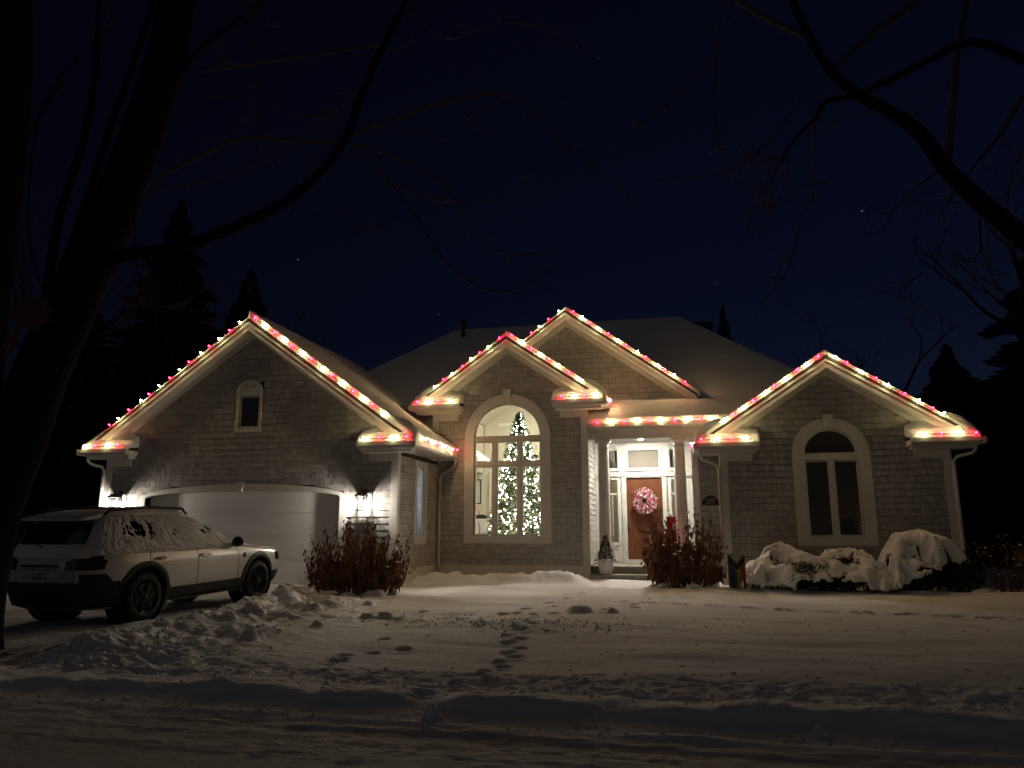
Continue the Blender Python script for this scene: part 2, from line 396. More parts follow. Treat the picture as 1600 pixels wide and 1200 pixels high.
is_st = cy_ < 5.4; is_dr = (~is_st) & (cx_ < xdrive(cy_) - .1) & (cy_ < 16.95) & (cx_ > -15.2); is_lw = ~(is_st | is_dr)
for nm, mk, mt in (('street', is_st, street_m), ('driveway', is_dr, drive_m), ('snowy_lawn', is_lw, ground_m)):
    f = F[mk]; used = np.unique(f); mp = np.full(len(V), -1); mp[used] = np.arange(len(used))
    me = bpy.data.meshes.new(nm); vv = V[used]; ff = mp[f]
    me.vertices.add(len(vv)); me.vertices.foreach_set('co', vv.ravel())
    me.loops.add(len(ff) * 4); me.loops.foreach_set('vertex_index', ff.ravel())
    me.polygons.add(len(ff)); me.polygons.foreach_set('loop_start', np.arange(len(ff)) * 4)
    me.polygons.foreach_set('use_smooth', np.ones(len(ff), bool)); me.update(calc_edges=True); me.validate()
    o = put(nm, me, mt); o['kind'] = 'structure'
# crumbs thrown up by plough and shovel
mb = MB(); rc = random.Random(8)
def crumb(x, y, s):
    z = gzf(x, y); M_ = Matrix.Rotation(rc.uniform(0, 6.3), 3, 'Z') @ Matrix.Rotation(rc.uniform(-.5, .5), 3, 'X')
    pts = [(-1, -.6, -.5), (.9, -.8, -.5), (1, .7, -.5), (-.8, .9, -.5), (-.6, -.4, .5), (.5, -.6, .6), (.7, .4, .4), (-.5, .6, .7)]
    mb.hexa([tuple(Vector((x, y, z + s * .2)) + M_ @ Vector([c * s * rc.uniform(.7, 1.15) for c in p])) for p in pts])
def gzf(x, y):
    i = int(np.clip(np.searchsorted(gx, x), 1, NX - 1)); j = int(np.clip(np.searchsorted(gy, y), 1, NY - 1)); return float(GZ[j, i])
for k in range(600):
    y = rc.uniform(6.5, 14); x = float(xdrive(np.array(y))) + .1 + abs(rc.gauss(.3, .75)); crumb(x, y, rc.choice((.012, .02, .03)) * rc.uniform(.6, 1.5))
for k in range(600):
    x = rc.uniform(-6.5, 4.5); y = rc.choice((rc.gauss(5.6, .12), rc.gauss(6.6, .35), rc.gauss(7.0, .4))); crumb(x, y, rc.choice((.008, .012, .02)) * rc.uniform(.6, 1.5))
for k in range(300):
    crumb(-2.6 + rc.gauss(0, 1.1), 11.1 + rc.gauss(0, .45), rc.uniform(.01, .025))
o = part('snow_crumbs', mb, snow_m, None, smooth=True, kind='stuff'); tag(o, 'small crumbs of broken snow along the shovelled and ploughed banks', 'snow')
# dead leaves blown over the lawn
mb = MB(); rl = random.Random(5)
for k in range(150):
    x = rl.uniform(-1.5, 5.5); y = rl.uniform(6.8, 12.5); z = gzf(x, y) + .008; a_ = rl.uniform(0, 6.3); s = rl.uniform(.012, .035)
    c, n_ = math.cos(a_), math.sin(a_)
    pts = [(-s, 0, .004), (0, -s * .5, 0), (s, 0, .008), (0, s * .5, .01)]
    mb.add([(x + px * c - py * n_, y + px * n_ + py * c, z + pz) for px, py, pz in pts], [(0, 1, 2), (0, 2, 3)])
o = part('leaf_litter', mb, leafbrown_m, None, kind='stuff'); tag(o, 'tiny dead leaf scraps scattered over the snowy lawn', 'leaves')

# ================================================================== THE HOUSE
house = thing('house', 'one storey shingled house with snowy gables outlined in red and white lights', 'house', (-4.3, 20, 0))
def Mf(y0): return lambda a, b, t: (a, y0 - t, b)
def Ms(x0, s=1): return lambda a, b, t: (x0 + s * t, a, b)
SH_ALL = []
def shingles(wall, poly, skip, M, z0, z1, seed, course=.158, wmin=.095, wmax=.19, a0=None, a1=None):
    r = random.Random(seed); a0 = min(p[0] for p in poly) if a0 is None else a0; a1 = max(p[0] for p in poly) if a1 is None else a1
    z = z0
    while z < z1:
        zt = z + course; x = a0 - r.uniform(0, wmax)
        while x < a1:
            w = r.uniform(wmin, wmax); g = .0032; drop = r.uniform(-.004, .004)
            q = [(x + g, z + drop + .005), (x + w - g, z + drop + .005), (x + w - g, zt - .003), (x + g, zt - .003)]
            cx0, cz0 = x + w / 2, z + course / 2; x += w
            if skip(cx0, cz0): continue
            for i in range(len(poly)):
                q = clip_poly(q, poly[i], poly[(i + 1) % len(poly)])
                if len(q) < 3: break
            if len(q) < 3: continue
            ar = abs(sum(q[i][0] * q[(i + 1) % len(q)][1] - q[(i + 1) % len(q)][0] * q[i][1] for i in range(len(q)))) / 2
            if ar < .0008: continue
            tb = r.uniform(.020, .030)
            th = lambda b: .004 + (tb - .004) * min(1, max(0, (zt + .012 - b) / course))
            n = len(q)
            vs = [M(a, b, .0005) for a, b in q] + [M(a, b, th(b)) for a, b in q]
            fs = [tuple(range(n, 2 * n))] + [(i, (i + 1) % n, n + (i + 1) % n, n + i) for i in range(n)]
            SH_ALL.append((wall, vs, fs, ar))
        z = zt
def arch(xc, w, zb, zs, rise=None, n=20):
    rise = w / 2 if rise is None else rise
    return ([(xc - w / 2, zb), (xc + w / 2, zb)] if zb < zs - 1e-4 else []) + [(xc + w / 2 * math.cos(math.pi * i / n), zs + rise * math.sin(math.pi * i / n)) for i in range(n + 1)]
def in_arch(x, z, xc, w, zb, zs, rise):
    if abs(x - xc) > w / 2 or z < zb: return False
    if z <= zs: return True
    return ((x - xc) / (w / 2)) ** 2 + ((z - zs) / rise) ** 2 < 1
def wall(name, outer, holes, M, th=.16, m=None):
    return part(name, plate(outer, holes, M, -th, 0), m or backing_m, house)
def wing(xc, hw, yw, zb, s, eh, yr, yback, z0, tL, tR, ret, sideback, snowback, voxel=.042):
    zl = zb - s * eh; zf = lambda x: zb - s * abs(x - xc)
    mb = MB()
    pr = [(xc - eh, zl), (xc, zb), (xc + eh, zl), (xc + eh, zl + .07), (xc, zb + .085), (xc - eh, zl + .07)]
    roof = MB().loft([[(x, yr, z) for x, z in pr], [(x, yback, z) for x, z in pr]])
    rf = part('roof', roof, roofing_m, house)
    xe = eh - .50 if ret else eh
    for sg in (-1, 1):
        xo = xc + sg * xe
        for (d0, d1, yy0, yy1) in ((0.004, .235, yr + .02, yr + .055), (.005, .075, yr + .004, yr + .019)):
            q = [(xc, zb - d0), (xo, zf(xo) - d0), (xo, zf(xo) - d1), (xc, zb - d1)]
            mbq = MB().loft([[(x, yy0, z) for x, z in q], [(x, yy1, z) for x, z in q]])
            part('rake_board', mbq, trim_m, house)
        q = [(xc, zb - .20), (xo, zf(xo) - .20), (xo, zf(xo) - .225), (xc, zb - .225)]
        part('soffit', MB().loft([[(x, yr + .057, z) for x, z in q], [(x, yw - .004, z) for x, z in q]]), soffit_m, house)
        xo2 = xc + sg * (hw - .02)
        q = [(xc, zb - .228), (xo2, zf(xo2) - .228), (xo2, zf(xo2) - .36), (xc, zb - .36)]
        part('frieze_board', MB().loft([[(x, yw - .034, z) for x, z in q], [(x, yw - .0, z) for x, z in q]]), trim_m, house)
    if ret:
        for sg in (-1, 1):
            xo = xc + sg * eh; xi = xc + sg * (eh - ret); xw = xc + sg * hw
            a, b = min(xo, xi), max(xo, xi)
            # boxed cornice return
            part('cornice_return', MB().box(a + .002, b - .002, yr, yw - .002, zl - .13, zl - .002).box(a + .06, b - .06, yr + .07, yw - .004, zl - .20, zl - .131), trim_m, house)
            fa, fb = min(xw - sg * .0, xi + sg * .16), max(xw, xi + sg * .16)
            part('frieze_board', MB().box(fa, fb, yw - .05, yw, zl - .39, zl - .201), trim_m, house)
            # little pent roof of the return, and its white end
            wd = MB().add([(a, yr - .02, zl), (b, yr - .02, zl), (b, yw, zl + .36), (a, yw, zl + .36), (a, yr - .02, zl - .001), (b, yr - .02, zl - .001), (b, yw, zl - .001), (a, yw, zl - .001)],
                          [(0, 1, 2, 3), (4, 7, 6, 5), (0, 4, 5, 1), (1, 5, 6, 2), (2, 6, 7, 3), (3, 7, 4, 0)])
            part('return_roof', wd, roofing_m, house)
            # gutter: along the front of the return, then back along the eave
            gp = [(0, 0), (.085, 0), (.105, .06), (.105, .15), (0, .15)]
            zg = zl - .115
            part('gutter', MB().loft([[(a - .0, yr - .022 - u, zg + v) for u, v in gp], [(b, yr - .022 - u, zg + v) for u, v in gp]]), gutter_m, house)
            part('gutter', MB().loft([[(xo + sg * (.003 + u), yr - .12, zg + v) for u, v in gp], [(xo + sg * (.003 + u), sideback, zg + v) for u, v in gp]]), gutter_m, house)
            s0, s1 = min(xw, xo), max(xw, xo)
            part('soffit', MB().box(s0, s1, yw + .002, sideback, zl - .135, zl - .11), soffit_m, house)
            # corner board
            c0, c1 = min(xw, xw - sg * .15), max(xw, xw - sg * .15)
            part('corner_board', MB().box(c0, c1, yw - .036, yw, z0 + .33, zl - .391), trim_m, house)
            part('corner_board', MB().box(min(xw, xw + sg * .034), max(xw, xw + sg * .034), yw - .036, yw + .13, z0 + .33, zl - .136), trim_m, house)
    # snow lying on the roof
    sn = MB()
    for sg, t in ((-1, tL), (1, tR)):
        xo = xc + sg * (eh + .07)
        q = [(xc - sg * .02, zb + .05), (xo, zf(xo) + .035), (xo, zf(xo) + .07 + t * .85), (xc - sg * .02, zb + .085 + t)]
        sn.loft([[(x, yr + .010, z) for x, z in q], [(x, snowback, z) for x, z in q]])
    if ret:
        for sg in (-1, 1):
            st_ = []
            for (dx, fr, tp) in ((eh + .05, .15, .36), (eh - .22, .23, .62), (eh - .55, .25, .74), (eh - .95, .22, .60), (eh - ret - .02, .15, .42)):
                X_ = xc + sg * dx
                st_.append([(X_, yr - .075, zl + .02), (X_, yr - .075, zl + fr * .7), (X_, yr - .02, zl + fr), (X_, (yr + yw) / 2, zl + (fr + tp) / 2 + .03), (X_, yw + .02, zl + tp), (X_, yw + .02, zl + .1)])
            sn.loft(st_)
    part('roof_snow', smoothed(sn.mesh('s'), 'roof_snow', voxel, 6, .022, 2.2), roofsnow_m, house)
    return zl
Z0 = .06
# ---- garage wing
G = dict(xc=-10.78, hw=4.13, yw=16.8, zb=6.71, s=.713, eh=4.64, yr=16.45)
zlG = wing(**G, yback=24, z0=Z0 - .33, tL=.10, tR=.25, ret=1.4, sideback=19.86, snowback=23.6)
# ---- middle wing
Mi = dict(xc=-4.59, hw=2.2, yw=19.9, zb=6.68, s=.69, eh=2.72, yr=19.55)
zlM = wing(**Mi, yback=25, z0=Z0, tL=.11, tR=.20, ret=1.40, sideback=21.0, snowback=24.5)
# ---- right wing
Ri = dict(xc=3.645, hw=2.575, yw=18.9, zb=5.46, s=.655, eh=3.13, yr=18.55)
zlR = wing(**Ri, yback=23.5, z0=Z0, tL=.17, tR=.13, ret=1.46, sideback=21.5, snowback=23.2)
# ---- upper gable over the entry
Up = dict(xc=-3.08, hw=3.5, yw=21.1, zb=7.72, s=.72, eh=3.72, yr=20.8)
wing(**Up, yback=27.2, z0=Z0, tL=.10, tR=.18, ret=0, sideback=22, snowback=27, voxel=.05)

# ---- walls
def gable_poly(d, z0, drop=.24):
    x0, x1 = d['xc'] - d['hw'], d['xc'] + d['hw']
    return [(x0, z0), (x1, z0), (x1, d['zb'] - d['s'] * d['hw'] - drop), (d['xc'], d['zb'] - drop), (x0, d['zb'] - d['s'] * d['hw'] - drop)]
GD = (-10.885, 5.53, .0, 2.16, .17)           # garage door opening: centre, width, foot, spring, rise
pg = gable_poly(G, Z0)
gdoor_loop = arch(GD[0], GD[1], Z0 + .001, GD[3], GD[4])
GWIN = (-10.80, .60, 3.95, 4.80)
gw_loop = [(GWIN[0] - GWIN[1] / 2, GWIN[2]), (GWIN[0] + GWIN[1] / 2, GWIN[2]), (GWIN[0] + GWIN[1] / 2, GWIN[3]), (GWIN[0] - GWIN[1] / 2, GWIN[3])]
pgo = [pg[0], (GD[0] - GD[1] / 2, Z0)] + [(x, z) for x, z in reversed(gdoor_loop[2:])] + [(GD[0] + GD[1] / 2, Z0)] + pg[1:]
w_g = wall('wall', pgo, [gw_loop], Mf(16.8))
def skipG(x, z):
    return in_arch(x, z, GD[0], GD[1] + .24, -1, GD[3], GD[4] + .12) or (abs(x - GWIN[0]) < .34 and 3.85 < z < 5.15)
shingles(w_g, pg, skipG, Mf(16.8), Z0 + .02, 6.6, 1, a0=-14.79, a1=-6.80)
ys0, ys1 = 16.83, 19.9
gs_win = [(18.14, 1.19), (18.76, 1.19), (18.76, 3.02), (18.14, 3.02)]
ps = [(ys0 - .03, Z0), (ys1, Z0), (ys1, zlG - .14), (ys0 - .03, zlG - .14)]
w_s = wall('wall', [(16.962, Z0)] + ps[1:3] + [(16.962, zlG - .14)], [gs_win], Ms(-6.65))
shingles(w_s, [(16.93, .40), (ys1, .40), (ys1, 3.15), (16.93, 3.15)], lambda y, z: 18.03 < y < 18.90 and 1.0 < z < 3.15, Ms(-6.65), .40, 3.2, 2)
part('wall', MB().box(-14.91, -14.75, 16.965, 24, Z0, zlG), backing_m, house)
part('wall', MB().box(-14.9, -7.25, 23.9, 24, Z0, zlG + 2), backing_m, house)
pm = gable_poly(Mi, Z0)
MW = (-4.62, 1.93, 1.19, 3.90)
w_m = wall('wall', pm, [arch(*MW)], Mf(19.9))
shingles(w_m, [(pm[0][0], .40)] + [(pm[1][0], .40)] + pm[2:], lambda x, z: in_arch(x, z, MW[0], MW[1] + .28, .97, MW[3], MW[1] / 2 + .14), Mf(19.9), .40, 6.5, 3, wmin=.08, wmax=.16, a0=-6.64, a1=-2.54)
w_e = wall('wall', [(20.062, Z0), (21.99, Z0), (21.99, 4.65), (20.062, 4.65)], [], Ms(-2.412), .13)
shingles(w_e, [(19.95, .41), (21.99, .41), (21.99, 4.6), (19.95, 4.6)], lambda y, z: False, Ms(-2.412), .41, 4.6, 4, wmin=.5, wmax=1.1, course=.15)
prr = gable_poly(Ri, Z0)
RW = (3.63, 1.23, 1.19, 3.15)
w_r = wall('wall', prr, [arch(*RW)], Mf(18.9))
shingles(w_r, [(prr[0][0], .40)] + [(prr[1][0], .40)] + prr[2:], lambda x, z: in_arch(x, z, RW[0], RW[1] + .28, .97, RW[3], RW[1] / 2 + .14), Mf(18.9), .40, 5.3, 5, a0=1.22, a1=6.07)
part('wall', MB().box(6.06, 6.215, 19.065, 23.5, Z0, zlR), backing_m, house)
part('wall', MB().box(1.075, 1.23, 19.065, 20.2, Z0, 3.66), shingle_m, house)
pu = [(-2.45, 4.4), (.42, 4.4), (.42, 4.96), (-3.08, 7.48), (-4.27, 6.62), (-2.45, 5.3)]
w_u = wall('wall', pu, [], Mf(21.1), .1)
shingles(w_u, [(-4.3, 4.4), (.42, 4.4), (.42, 4.96), (-3.08, 7.48), (-4.3, 6.6)], lambda x, z: x < -2.4 and z < 6.66 - .69 * (x + 4.59), Mf(21.1), 4.45, 7.5, 6)
# wall with the house number, right of the porch
w_p = wall('wall', [(.40, Z0), (1.09, Z0), (1.09, 4.2), (.40, 4.2)], [], Mf(20.12), .1)
shingles(w_p, [(.56, .40), (1.07, .40), (1.07, 4.1), (.56, 4.1)], lambda x, z: False, Mf(20.12), .40, 4.1, 7, wmin=.16, wmax=.30)
# skirt boards
for (x0, x1, y0, y1) in ((-6.62, -2.355, 19.846, 19.9), (1.035, 6.255, 18.846, 18.9), (-6.65, -6.60, 16.95, 19.845), (-2.41, -2.36, 19.901, 20.5)):
    part('skirt_board', MB().box(x0, x1, y0, y1, Z0 - .03, .385).box(x0, x1 + (.004 if x1 - x0 < .2 else 0), y0 - (.012 if y1 - y0 < .2 else 0), y1, .385, .41), trim_m, house)

# lay the shingles: the 300 that show largest are pieces of their own, the rest one siding per wall
def csz(it):
    c = [sum(v[k] for v in it[1]) / len(it[1]) for k in range(3)]
    return it[3] / (c[0] ** 2 + c[1] ** 2 + (c[2] - CAM_H) ** 2) * (abs(c[1]) / math.hypot(c[0], c[1]) if it[0] is not w_s else .25)
def shows(it):
    c = [sum(v[k] for v in it[1]) / len(it[1]) for k in range(3)]
    return it[0] is w_g and c[2] > 1.5 and c[2] < 6.0 and -14.6 < c[0]
SH_ALL.sort(key=lambda it: -csz(it) if shows(it) else 0)
rest = {}
for k, it in enumerate(SH_ALL):
    if k < 300 and shows(it):
        part('shingle', MB().add(it[1], it[2]), shingle_m, it[0])
    else:
        rest.setdefault(it[0].name, MB()).add(it[1], it[2])
for wn_, mb in rest.items():
    o = part('shingle_siding', mb, shingle_m, None, kind='stuff'); o.parent = bpy.data.objects[wn_]

# ---- garage door
gd = part('garage_door', MB().box(GD[0] - GD[1] / 2 + .01, GD[0] + GD[1] / 2 - .01, 16.985, 17.0, Z0 - .02, GD[3] + GD[4]), door_white, house)
for i in range(4):
    z0_, z1_ = Z0 + i * .575, Z0 + (i + 1) * .575 - .011
    xa, xb = GD[0] - GD[1] / 2 + .012, GD[0] + GD[1] / 2 - .012
    mbp = MB().box(xa, xb, 16.970, 16.984, z0_, z1_)
    part('door_panel', mbp, door_white, gd)
part('garage_door_trim', plate([(GD[0] - GD[1] / 2 - .17, Z0)] + [(x, z) for x, z in reversed(arch(GD[0], GD[1] + .34, Z0, GD[3], GD[4] + .17)[2:])] + [(GD[0] + GD[1] / 2 + .17, Z0), (GD[0] + GD[1] / 2, Z0)] + gdoor_loop[2:] + [(GD[0] - GD[1] / 2, Z0)], [], Mf(16.8), -.14, .04), trim_m, house)
def keystone(x, z0, z1, w, y):
    part('keystone', MB().loft([[(x - w * .36, yy, z0), (x + w * .36, yy, z0), (x + w * .5, yy, z1), (x - w * .5, yy, z1)] for yy in (y, y - .075)]), trim_m, house)
keystone(GD[0], 2.30, 2.55, .20, 16.8)
# ---- attic window of the garage
def bar(a0, a1, b0, b1, M, t0, t1):
    p = [M(a0, b0, t0), M(a1, b0, t0), M(a1, b1, t0), M(a0, b1, t0), M(a0, b0, t1), M(a1, b0, t1), M(a1, b1, t1), M(a0, b1, t1)]
    return p
def framebox(mb, a0, a1, b0, b1, w, M, t0, t1):
    for q in ((a0, a1, b0, b0 + w), (a0, a1, b1 - w, b1), (a0, a0 + w, b0 + w, b1 - w), (a1 - w, a1, b0 + w, b1 - w)):
        mb.hexa(bar(*q, M, t0, t1))
    return mb
win = part('attic_window', plate([(-11.18, 3.84), (-10.42, 3.84)] + [(-10.8 + .38 * math.cos(math.pi * i / 14), 4.88 + .33 * math.sin(math.pi * i / 14)) for i in range(15)], [gw_loop], Mf(16.8), -.1, .03), trim_m, house)
part('sash', framebox(MB(), -11.1, -10.5, 3.95, 4.80, .045, Mf(16.8), -.08, -.03), trim_m, win)
part('pane', MB().box(-11.07, -10.53, 16.85, 16.856, 3.98, 4.77), pane_m, win)
part('sunburst', MB().loft([[(-10.8 + r * math.cos(math.pi * i / 14), 16.8 - t, 4.88 + r * .86 * math.sin(math.pi * i / 14)) for i in range(15)] for r, t in ((.385, .03), (.385, .055), (.33, .055), (.33, .031))], cap=False, closed=False), trim_m, win)
for k in range(5):
    a_ = math.pi * (k + 1) / 6
    part('ray', MB().tube([(-10.8 + r * math.cos(a_), 16.765, 4.90 + r * .86 * math.sin(a_)) for r in (.08, .30)], .012, .016, 5), trim_m, win)
part('wall', MB().box(-11.4, -10.2, 17.6, 17.7, 3.5, 5.2), dark_frame, house)  # black sheet standing in for the attic's darkness behind the pane
# ---- side window of the garage (a lit room with a white blind)
sw = part('side_window', plate([(17.98, 1.0), (18.94, 1.0), (18.94, 3.13), (17.98, 3.13)], [gs_win], Ms(-6.65), -.12, .035), trim_m, house)
part('sash', framebox(MB(), 18.142, 18.758, 1.192, 3.018, .04, Ms(-6.65), -.03, .010), trim_m, sw)
part('pane', MB().box(-6.656, -6.652, 18.17, 18.73, 1.22, 2.99), pane_m, sw)
bl = MB()
for k in range(30): z_ = 1.17 + k * .0625; bl.add([(-6.672, 18.15, z_), (-6.672, 18.75, z_), (-6.682, 18.75, z_ + .066), (-6.682, 18.15, z_ + .066)], [(0, 1, 2, 3)])
part('blind', bl, blindlit_m, sw)
gl_ = thing('globe_lamp', 'small globe lamp behind the white blind of the narrow side window', 'lamp', (-7.45, 18.5, 2.9))
part('cord', MB().tube([(-7.45, 18.5, 3.3), (-7.45, 18.5, 2.28)], .006, .006, 6), dark_frame, gl_)
part('globe', MB().ell((-7.45, 18.5, 2.18), (.10, .10, .10), 14, 9), emitter('blind_lamp', (.88, .94, 1), 130), gl_, smooth=True)
part('wall', MB().box(-8.6, -8.5, 17.6, 19.9, Z0, 3.3).box(-8.5, -6.85, 17.5, 17.6, Z0, 3.3).box(-8.5, -6.85, 19.92, 19.99, Z0, 3.3).box(-8.6, -6.85, 17.5, 20, 3.3, 3.34), white_m, house)

# ---- big arched window of the middle wing
mw = part('arched_window', plate(arch(MW[0], MW[1] + .54, .99, MW[3], MW[1] / 2 + .27), [arch(*MW)], Mf(19.9), -.12, .04), trim_m, house)
keystone(MW[0], 4.93, 5.28, .25, 19.9)
Mw = Mf(19.9)
part('transom', MB().hexa(bar(-5.585, -3.655, 3.815, 3.905, Mw, -.11, .0)), trim_m, mw)
part('transom', MB().hexa(bar(-5.585, -3.655, 3.12, 3.20, Mw, -.11, .0)), trim_m, mw)
for x in (-4.985, -4.275):
    part('mullion', MB().hexa(bar(x - .035, x + .035, 1.19, 3.119, Mw, -.11, -.002)).hexa(bar(x - .035, x + .035, 3.201, 3.814, Mw, -.11, -.002)), trim_m, mw)
cols = [(-5.585, -5.021), (-4.949, -4.311), (-4.239, -3.655)]
for x0, x1 in cols:
    for z0_, z1_ in ((1.19, 3.119), (3.201, 3.814)):
        part('sash', framebox(MB(), x0 + .002, x1 - .002, z0_ + .002, z1_ - .002, .05, Mw, -.09, -.02), trim_m, mw)
        part('pane', MB().box(x0 + .045, x1 - .045, 19.955, 19.961, z0_ + .045, z1_ - .045), pane_m, mw)
ai = arch(MW[0], MW[1] - .004, 3.907, 3.907, MW[1] / 2 - .004); aj = arch(MW[0], MW[1] - .10, 3.955, 3.955, MW[1] / 2 - .10)
part('sash', plate(ai, [aj], Mw, -.09, -.02), trim_m, mw)
part('pane', plate(arch(MW[0], MW[1] - .09, 3.95, 3.95, MW[1] / 2 - .095), [], Mw, -.062, -.056), pane_m, mw)
# living room behind it
gp5 = [(-6.64, .3), (-2.56, .3), (-2.56, 4.98), (-4.59, 6.36), (-6.64, 4.98)]
part('interior_wall', MB().loft([[(x, 25.0, z) for x, z in gp5], [(x, 25.1, z) for x, z in gp5]]), interior_m, house)
part('interior_wall', MB().box(-7.2, -6.645, 25.0, 25.1, .3, 3.3), interior_m, house)
part('interior_wall', MB().box(-7.2, -7.1, 20.08, 25, .3, 3.3).box(-7.1, -6.66, 20.0, 20.07, .3, 3.3), interior_m, house)
part('interior_wall', MB().box(-6.74, -6.66, 20.07, 25, 3.3, 4.97), interior_m, house)
part('interior_wall', MB().box(-2.7, -2.56, 20.075, 25, .3, 4.97), interior_m, house)
part('interior_wall', plate([(-6.655, .3), (-2.71, .3), (-2.71, 4.97), (-6.655, 4.97)], [arch(MW[0], MW[1] + .04, 1.17, 3.90)], Mf(20.07), -.0, .005), interior_m, house)
part('interior_ceiling', MB().box(-7.2, -6.745, 20.07, 25.1, 3.3, 3.36), interior_m, house)
for sg in (-1, 1):
    q = [(-4.59, 6.36), (-4.59 + sg * 2.04, 4.975), (-4.59 + sg * 2.04, 5.02), (-4.59, 6.405)]
    part('interior_ceiling', MB().loft([[(x, 20.08, z) for x, z in q], [(x, 24.99, z) for x, z in q]]), interior_m, house)
part('interior_floor', MB().box(-7.1, -2.7, 20.08, 25, .28, .38), floor_m, house)
part('ceiling_vent', MB().box(-6.1, -5.6, 24.975, 24.999, 4.95, 5.05), white_m, house)
part('interior_wall', MB().box(-6.46, -6.40, 24.93, 24.999, .38, 3.3), interior_m, house)
cl = thing('ceiling_lamp', 'warm ceiling lamp inside the room with the christmas tree', 'lamp', (-4.2, 22.4, 5.55))
part('shade', MB().lathe([(.1, .05), (.27, .04), (.27, .0), (.26, -.0)], 20, (-4.2, 22.4, 5.55)), white_m, cl)
part('diffuser', MB().lathe([(.02, -.002), (.25, -.002), (.22, -.05), (.02, -.08)], 20, (-4.2, 22.4, 5.55)), room_e, cl)

# ---- arched window of the right wing, a dark room behind
rw = part('arched_window', plate(arch(RW[0], RW[1] + .54, .99, RW[3], RW[1] / 2 + .27), [arch(*RW)], Mf(18.9), -.12, .04), trim_m, house)
keystone(RW[0], 3.82, 4.12, .22, 18.9)
Mr = Mf(18.9)
part('transom', MB().hexa(bar(3.02, 4.24, 3.02, 3.15, Mr, -.11, .0)), trim_m, rw)
part('mullion', MB().hexa(bar(3.595, 3.665, 1.19, 3.019, Mr, -.11, -.002)), trim_m, rw)
for x0, x1 in ((3.017, 3.593), (3.667, 4.243)):
    part('sash', framebox(MB(), x0, x1, 1.192, 3.017, .045, Mr, -.09, -.02), trim_m, rw)
    part('pane', MB().box(x0 + .04, x1 - .04, 18.955, 18.961, 1.235, 2.975), pane_m, rw)
part('sash', plate(arch(RW[0], RW[1] - .004, 3.152, 3.152, RW[1] / 2 - .004), [arch(RW[0], RW[1] - .09, 3.19, 3.19, RW[1] / 2 - .085)], Mr, -.09, -.02), trim_m, rw)
part('pane', plate(arch(RW[0], RW[1] - .085, 3.186, 3.186, RW[1] / 2 - .082), [], Mr, -.062, -.056), pane_m, rw)
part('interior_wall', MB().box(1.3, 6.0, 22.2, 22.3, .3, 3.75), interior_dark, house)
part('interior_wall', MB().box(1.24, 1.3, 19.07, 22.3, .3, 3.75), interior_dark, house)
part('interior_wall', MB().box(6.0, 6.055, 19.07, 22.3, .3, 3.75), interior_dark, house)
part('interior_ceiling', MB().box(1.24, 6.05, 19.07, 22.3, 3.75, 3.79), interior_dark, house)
part('interior_floor', MB().box(1.3, 6.0, 19.07, 22.2, .28, .38), floor_m, house)

dl = thing('room_fill_lamp', 'unseen dim fill lamp added in the room of the rightmost window', 'lamp', (5.7, 21.6, .9))  # added out of view so the room behind the glass isn't black
part('base', MB().lathe([(.09, -.52), (.09, -.5), (.02, -.46), (.02, .0)], 12, (5.7, 21.6, .9)), dark_frame, dl)
part('shade', MB().lathe([(.14, .0), (.10, .22)], 14, (5.7, 21.6, .9)), emitter('room_fill_glow', (1, .62, .40), .9), dl)
# ---- main roof behind the wings
def zmain(y): return 4.20 + .645 * (y - 19.95)
def hipz(y): return zmain(y)
ZR = zmain(27.8)
RP = [[(-2.42, 19.93, zmain(19.93)), (5.3, 19.93, zmain(19.93)), (.3, 27.8, ZR), (-2.42, 27.8, ZR)],
      [(-10.12, 25.2, zmain(25.2)), (-2.42, 25.2, zmain(25.2)), (-2.42, 27.8, ZR), (-8.6, 27.8, ZR)],
      [(-13.2, 19.93, zmain(19.93)), (-6.85, 19.93, zmain(19.93)), (-6.85, 25.2, zmain(25.2)), (-10.12, 25.2, zmain(25.2))],
      [(5.3, 19.93, zmain(19.93)), (5.3, 35.6, zmain(19.93)), (.3, 27.8, ZR)],
      [(-13.2, 19.93, zmain(19.93)), (-10.12, 25.2, zmain(25.2)), (-8.6, 27.8, ZR), (-13.2, 35.6, zmain(19.93))],
      [(5.3, 35.6, zmain(19.93)), (-13.2, 35.6, zmain(19.93)), (-8.6, 27.8, ZR), (.3, 27.8, ZR)]]
mr_ = MB(); sn = MB()
for q in RP:
    mr_.loft([[(x, y, z - .14) for x, y, z in q], [(x, y, z - .02) for x, y, z in q]])
    sn.loft([[(x, y, z - .07) for x, y, z in q], [(x, y, z + .15) for x, y, z in q]])
part('roof', mr_, roofing_m, house)
sn.hexa([(-2.42, 19.87, 4.13), (5.2, 19.87, 4.13), (5.2, 20.9, 4.7), (-2.42, 20.9, 4.7), (-2.42, 19.87, 4.36), (5.2, 19.87, 4.36), (5.2, 20.9, zmain(20.9) + .19), (-2.42, 20.9, zmain(20.9) + .19)])
part('roof_snow', smoothed(sn.mesh('s'), 'roof_snow', .07, 4, .03, 1.2), roofsnow_m, house)
part('vent_pipe', MB().tube([(-8.05, 26.9, 8.6), (-8.05, 26.9, 9.42)], .07, .07, 10).tube([(-8.05, 26.9, 9.38), (-8.05, 26.9, 9.5)], .13, .13, 10), dark_frame, house)
part('chimney', MB().box(.75, 1.55, 28.2, 29, 7.0, 9.15).box(.7, 1.6, 28.15, 29.05, 9.15, 9.22), dark_frame, house)

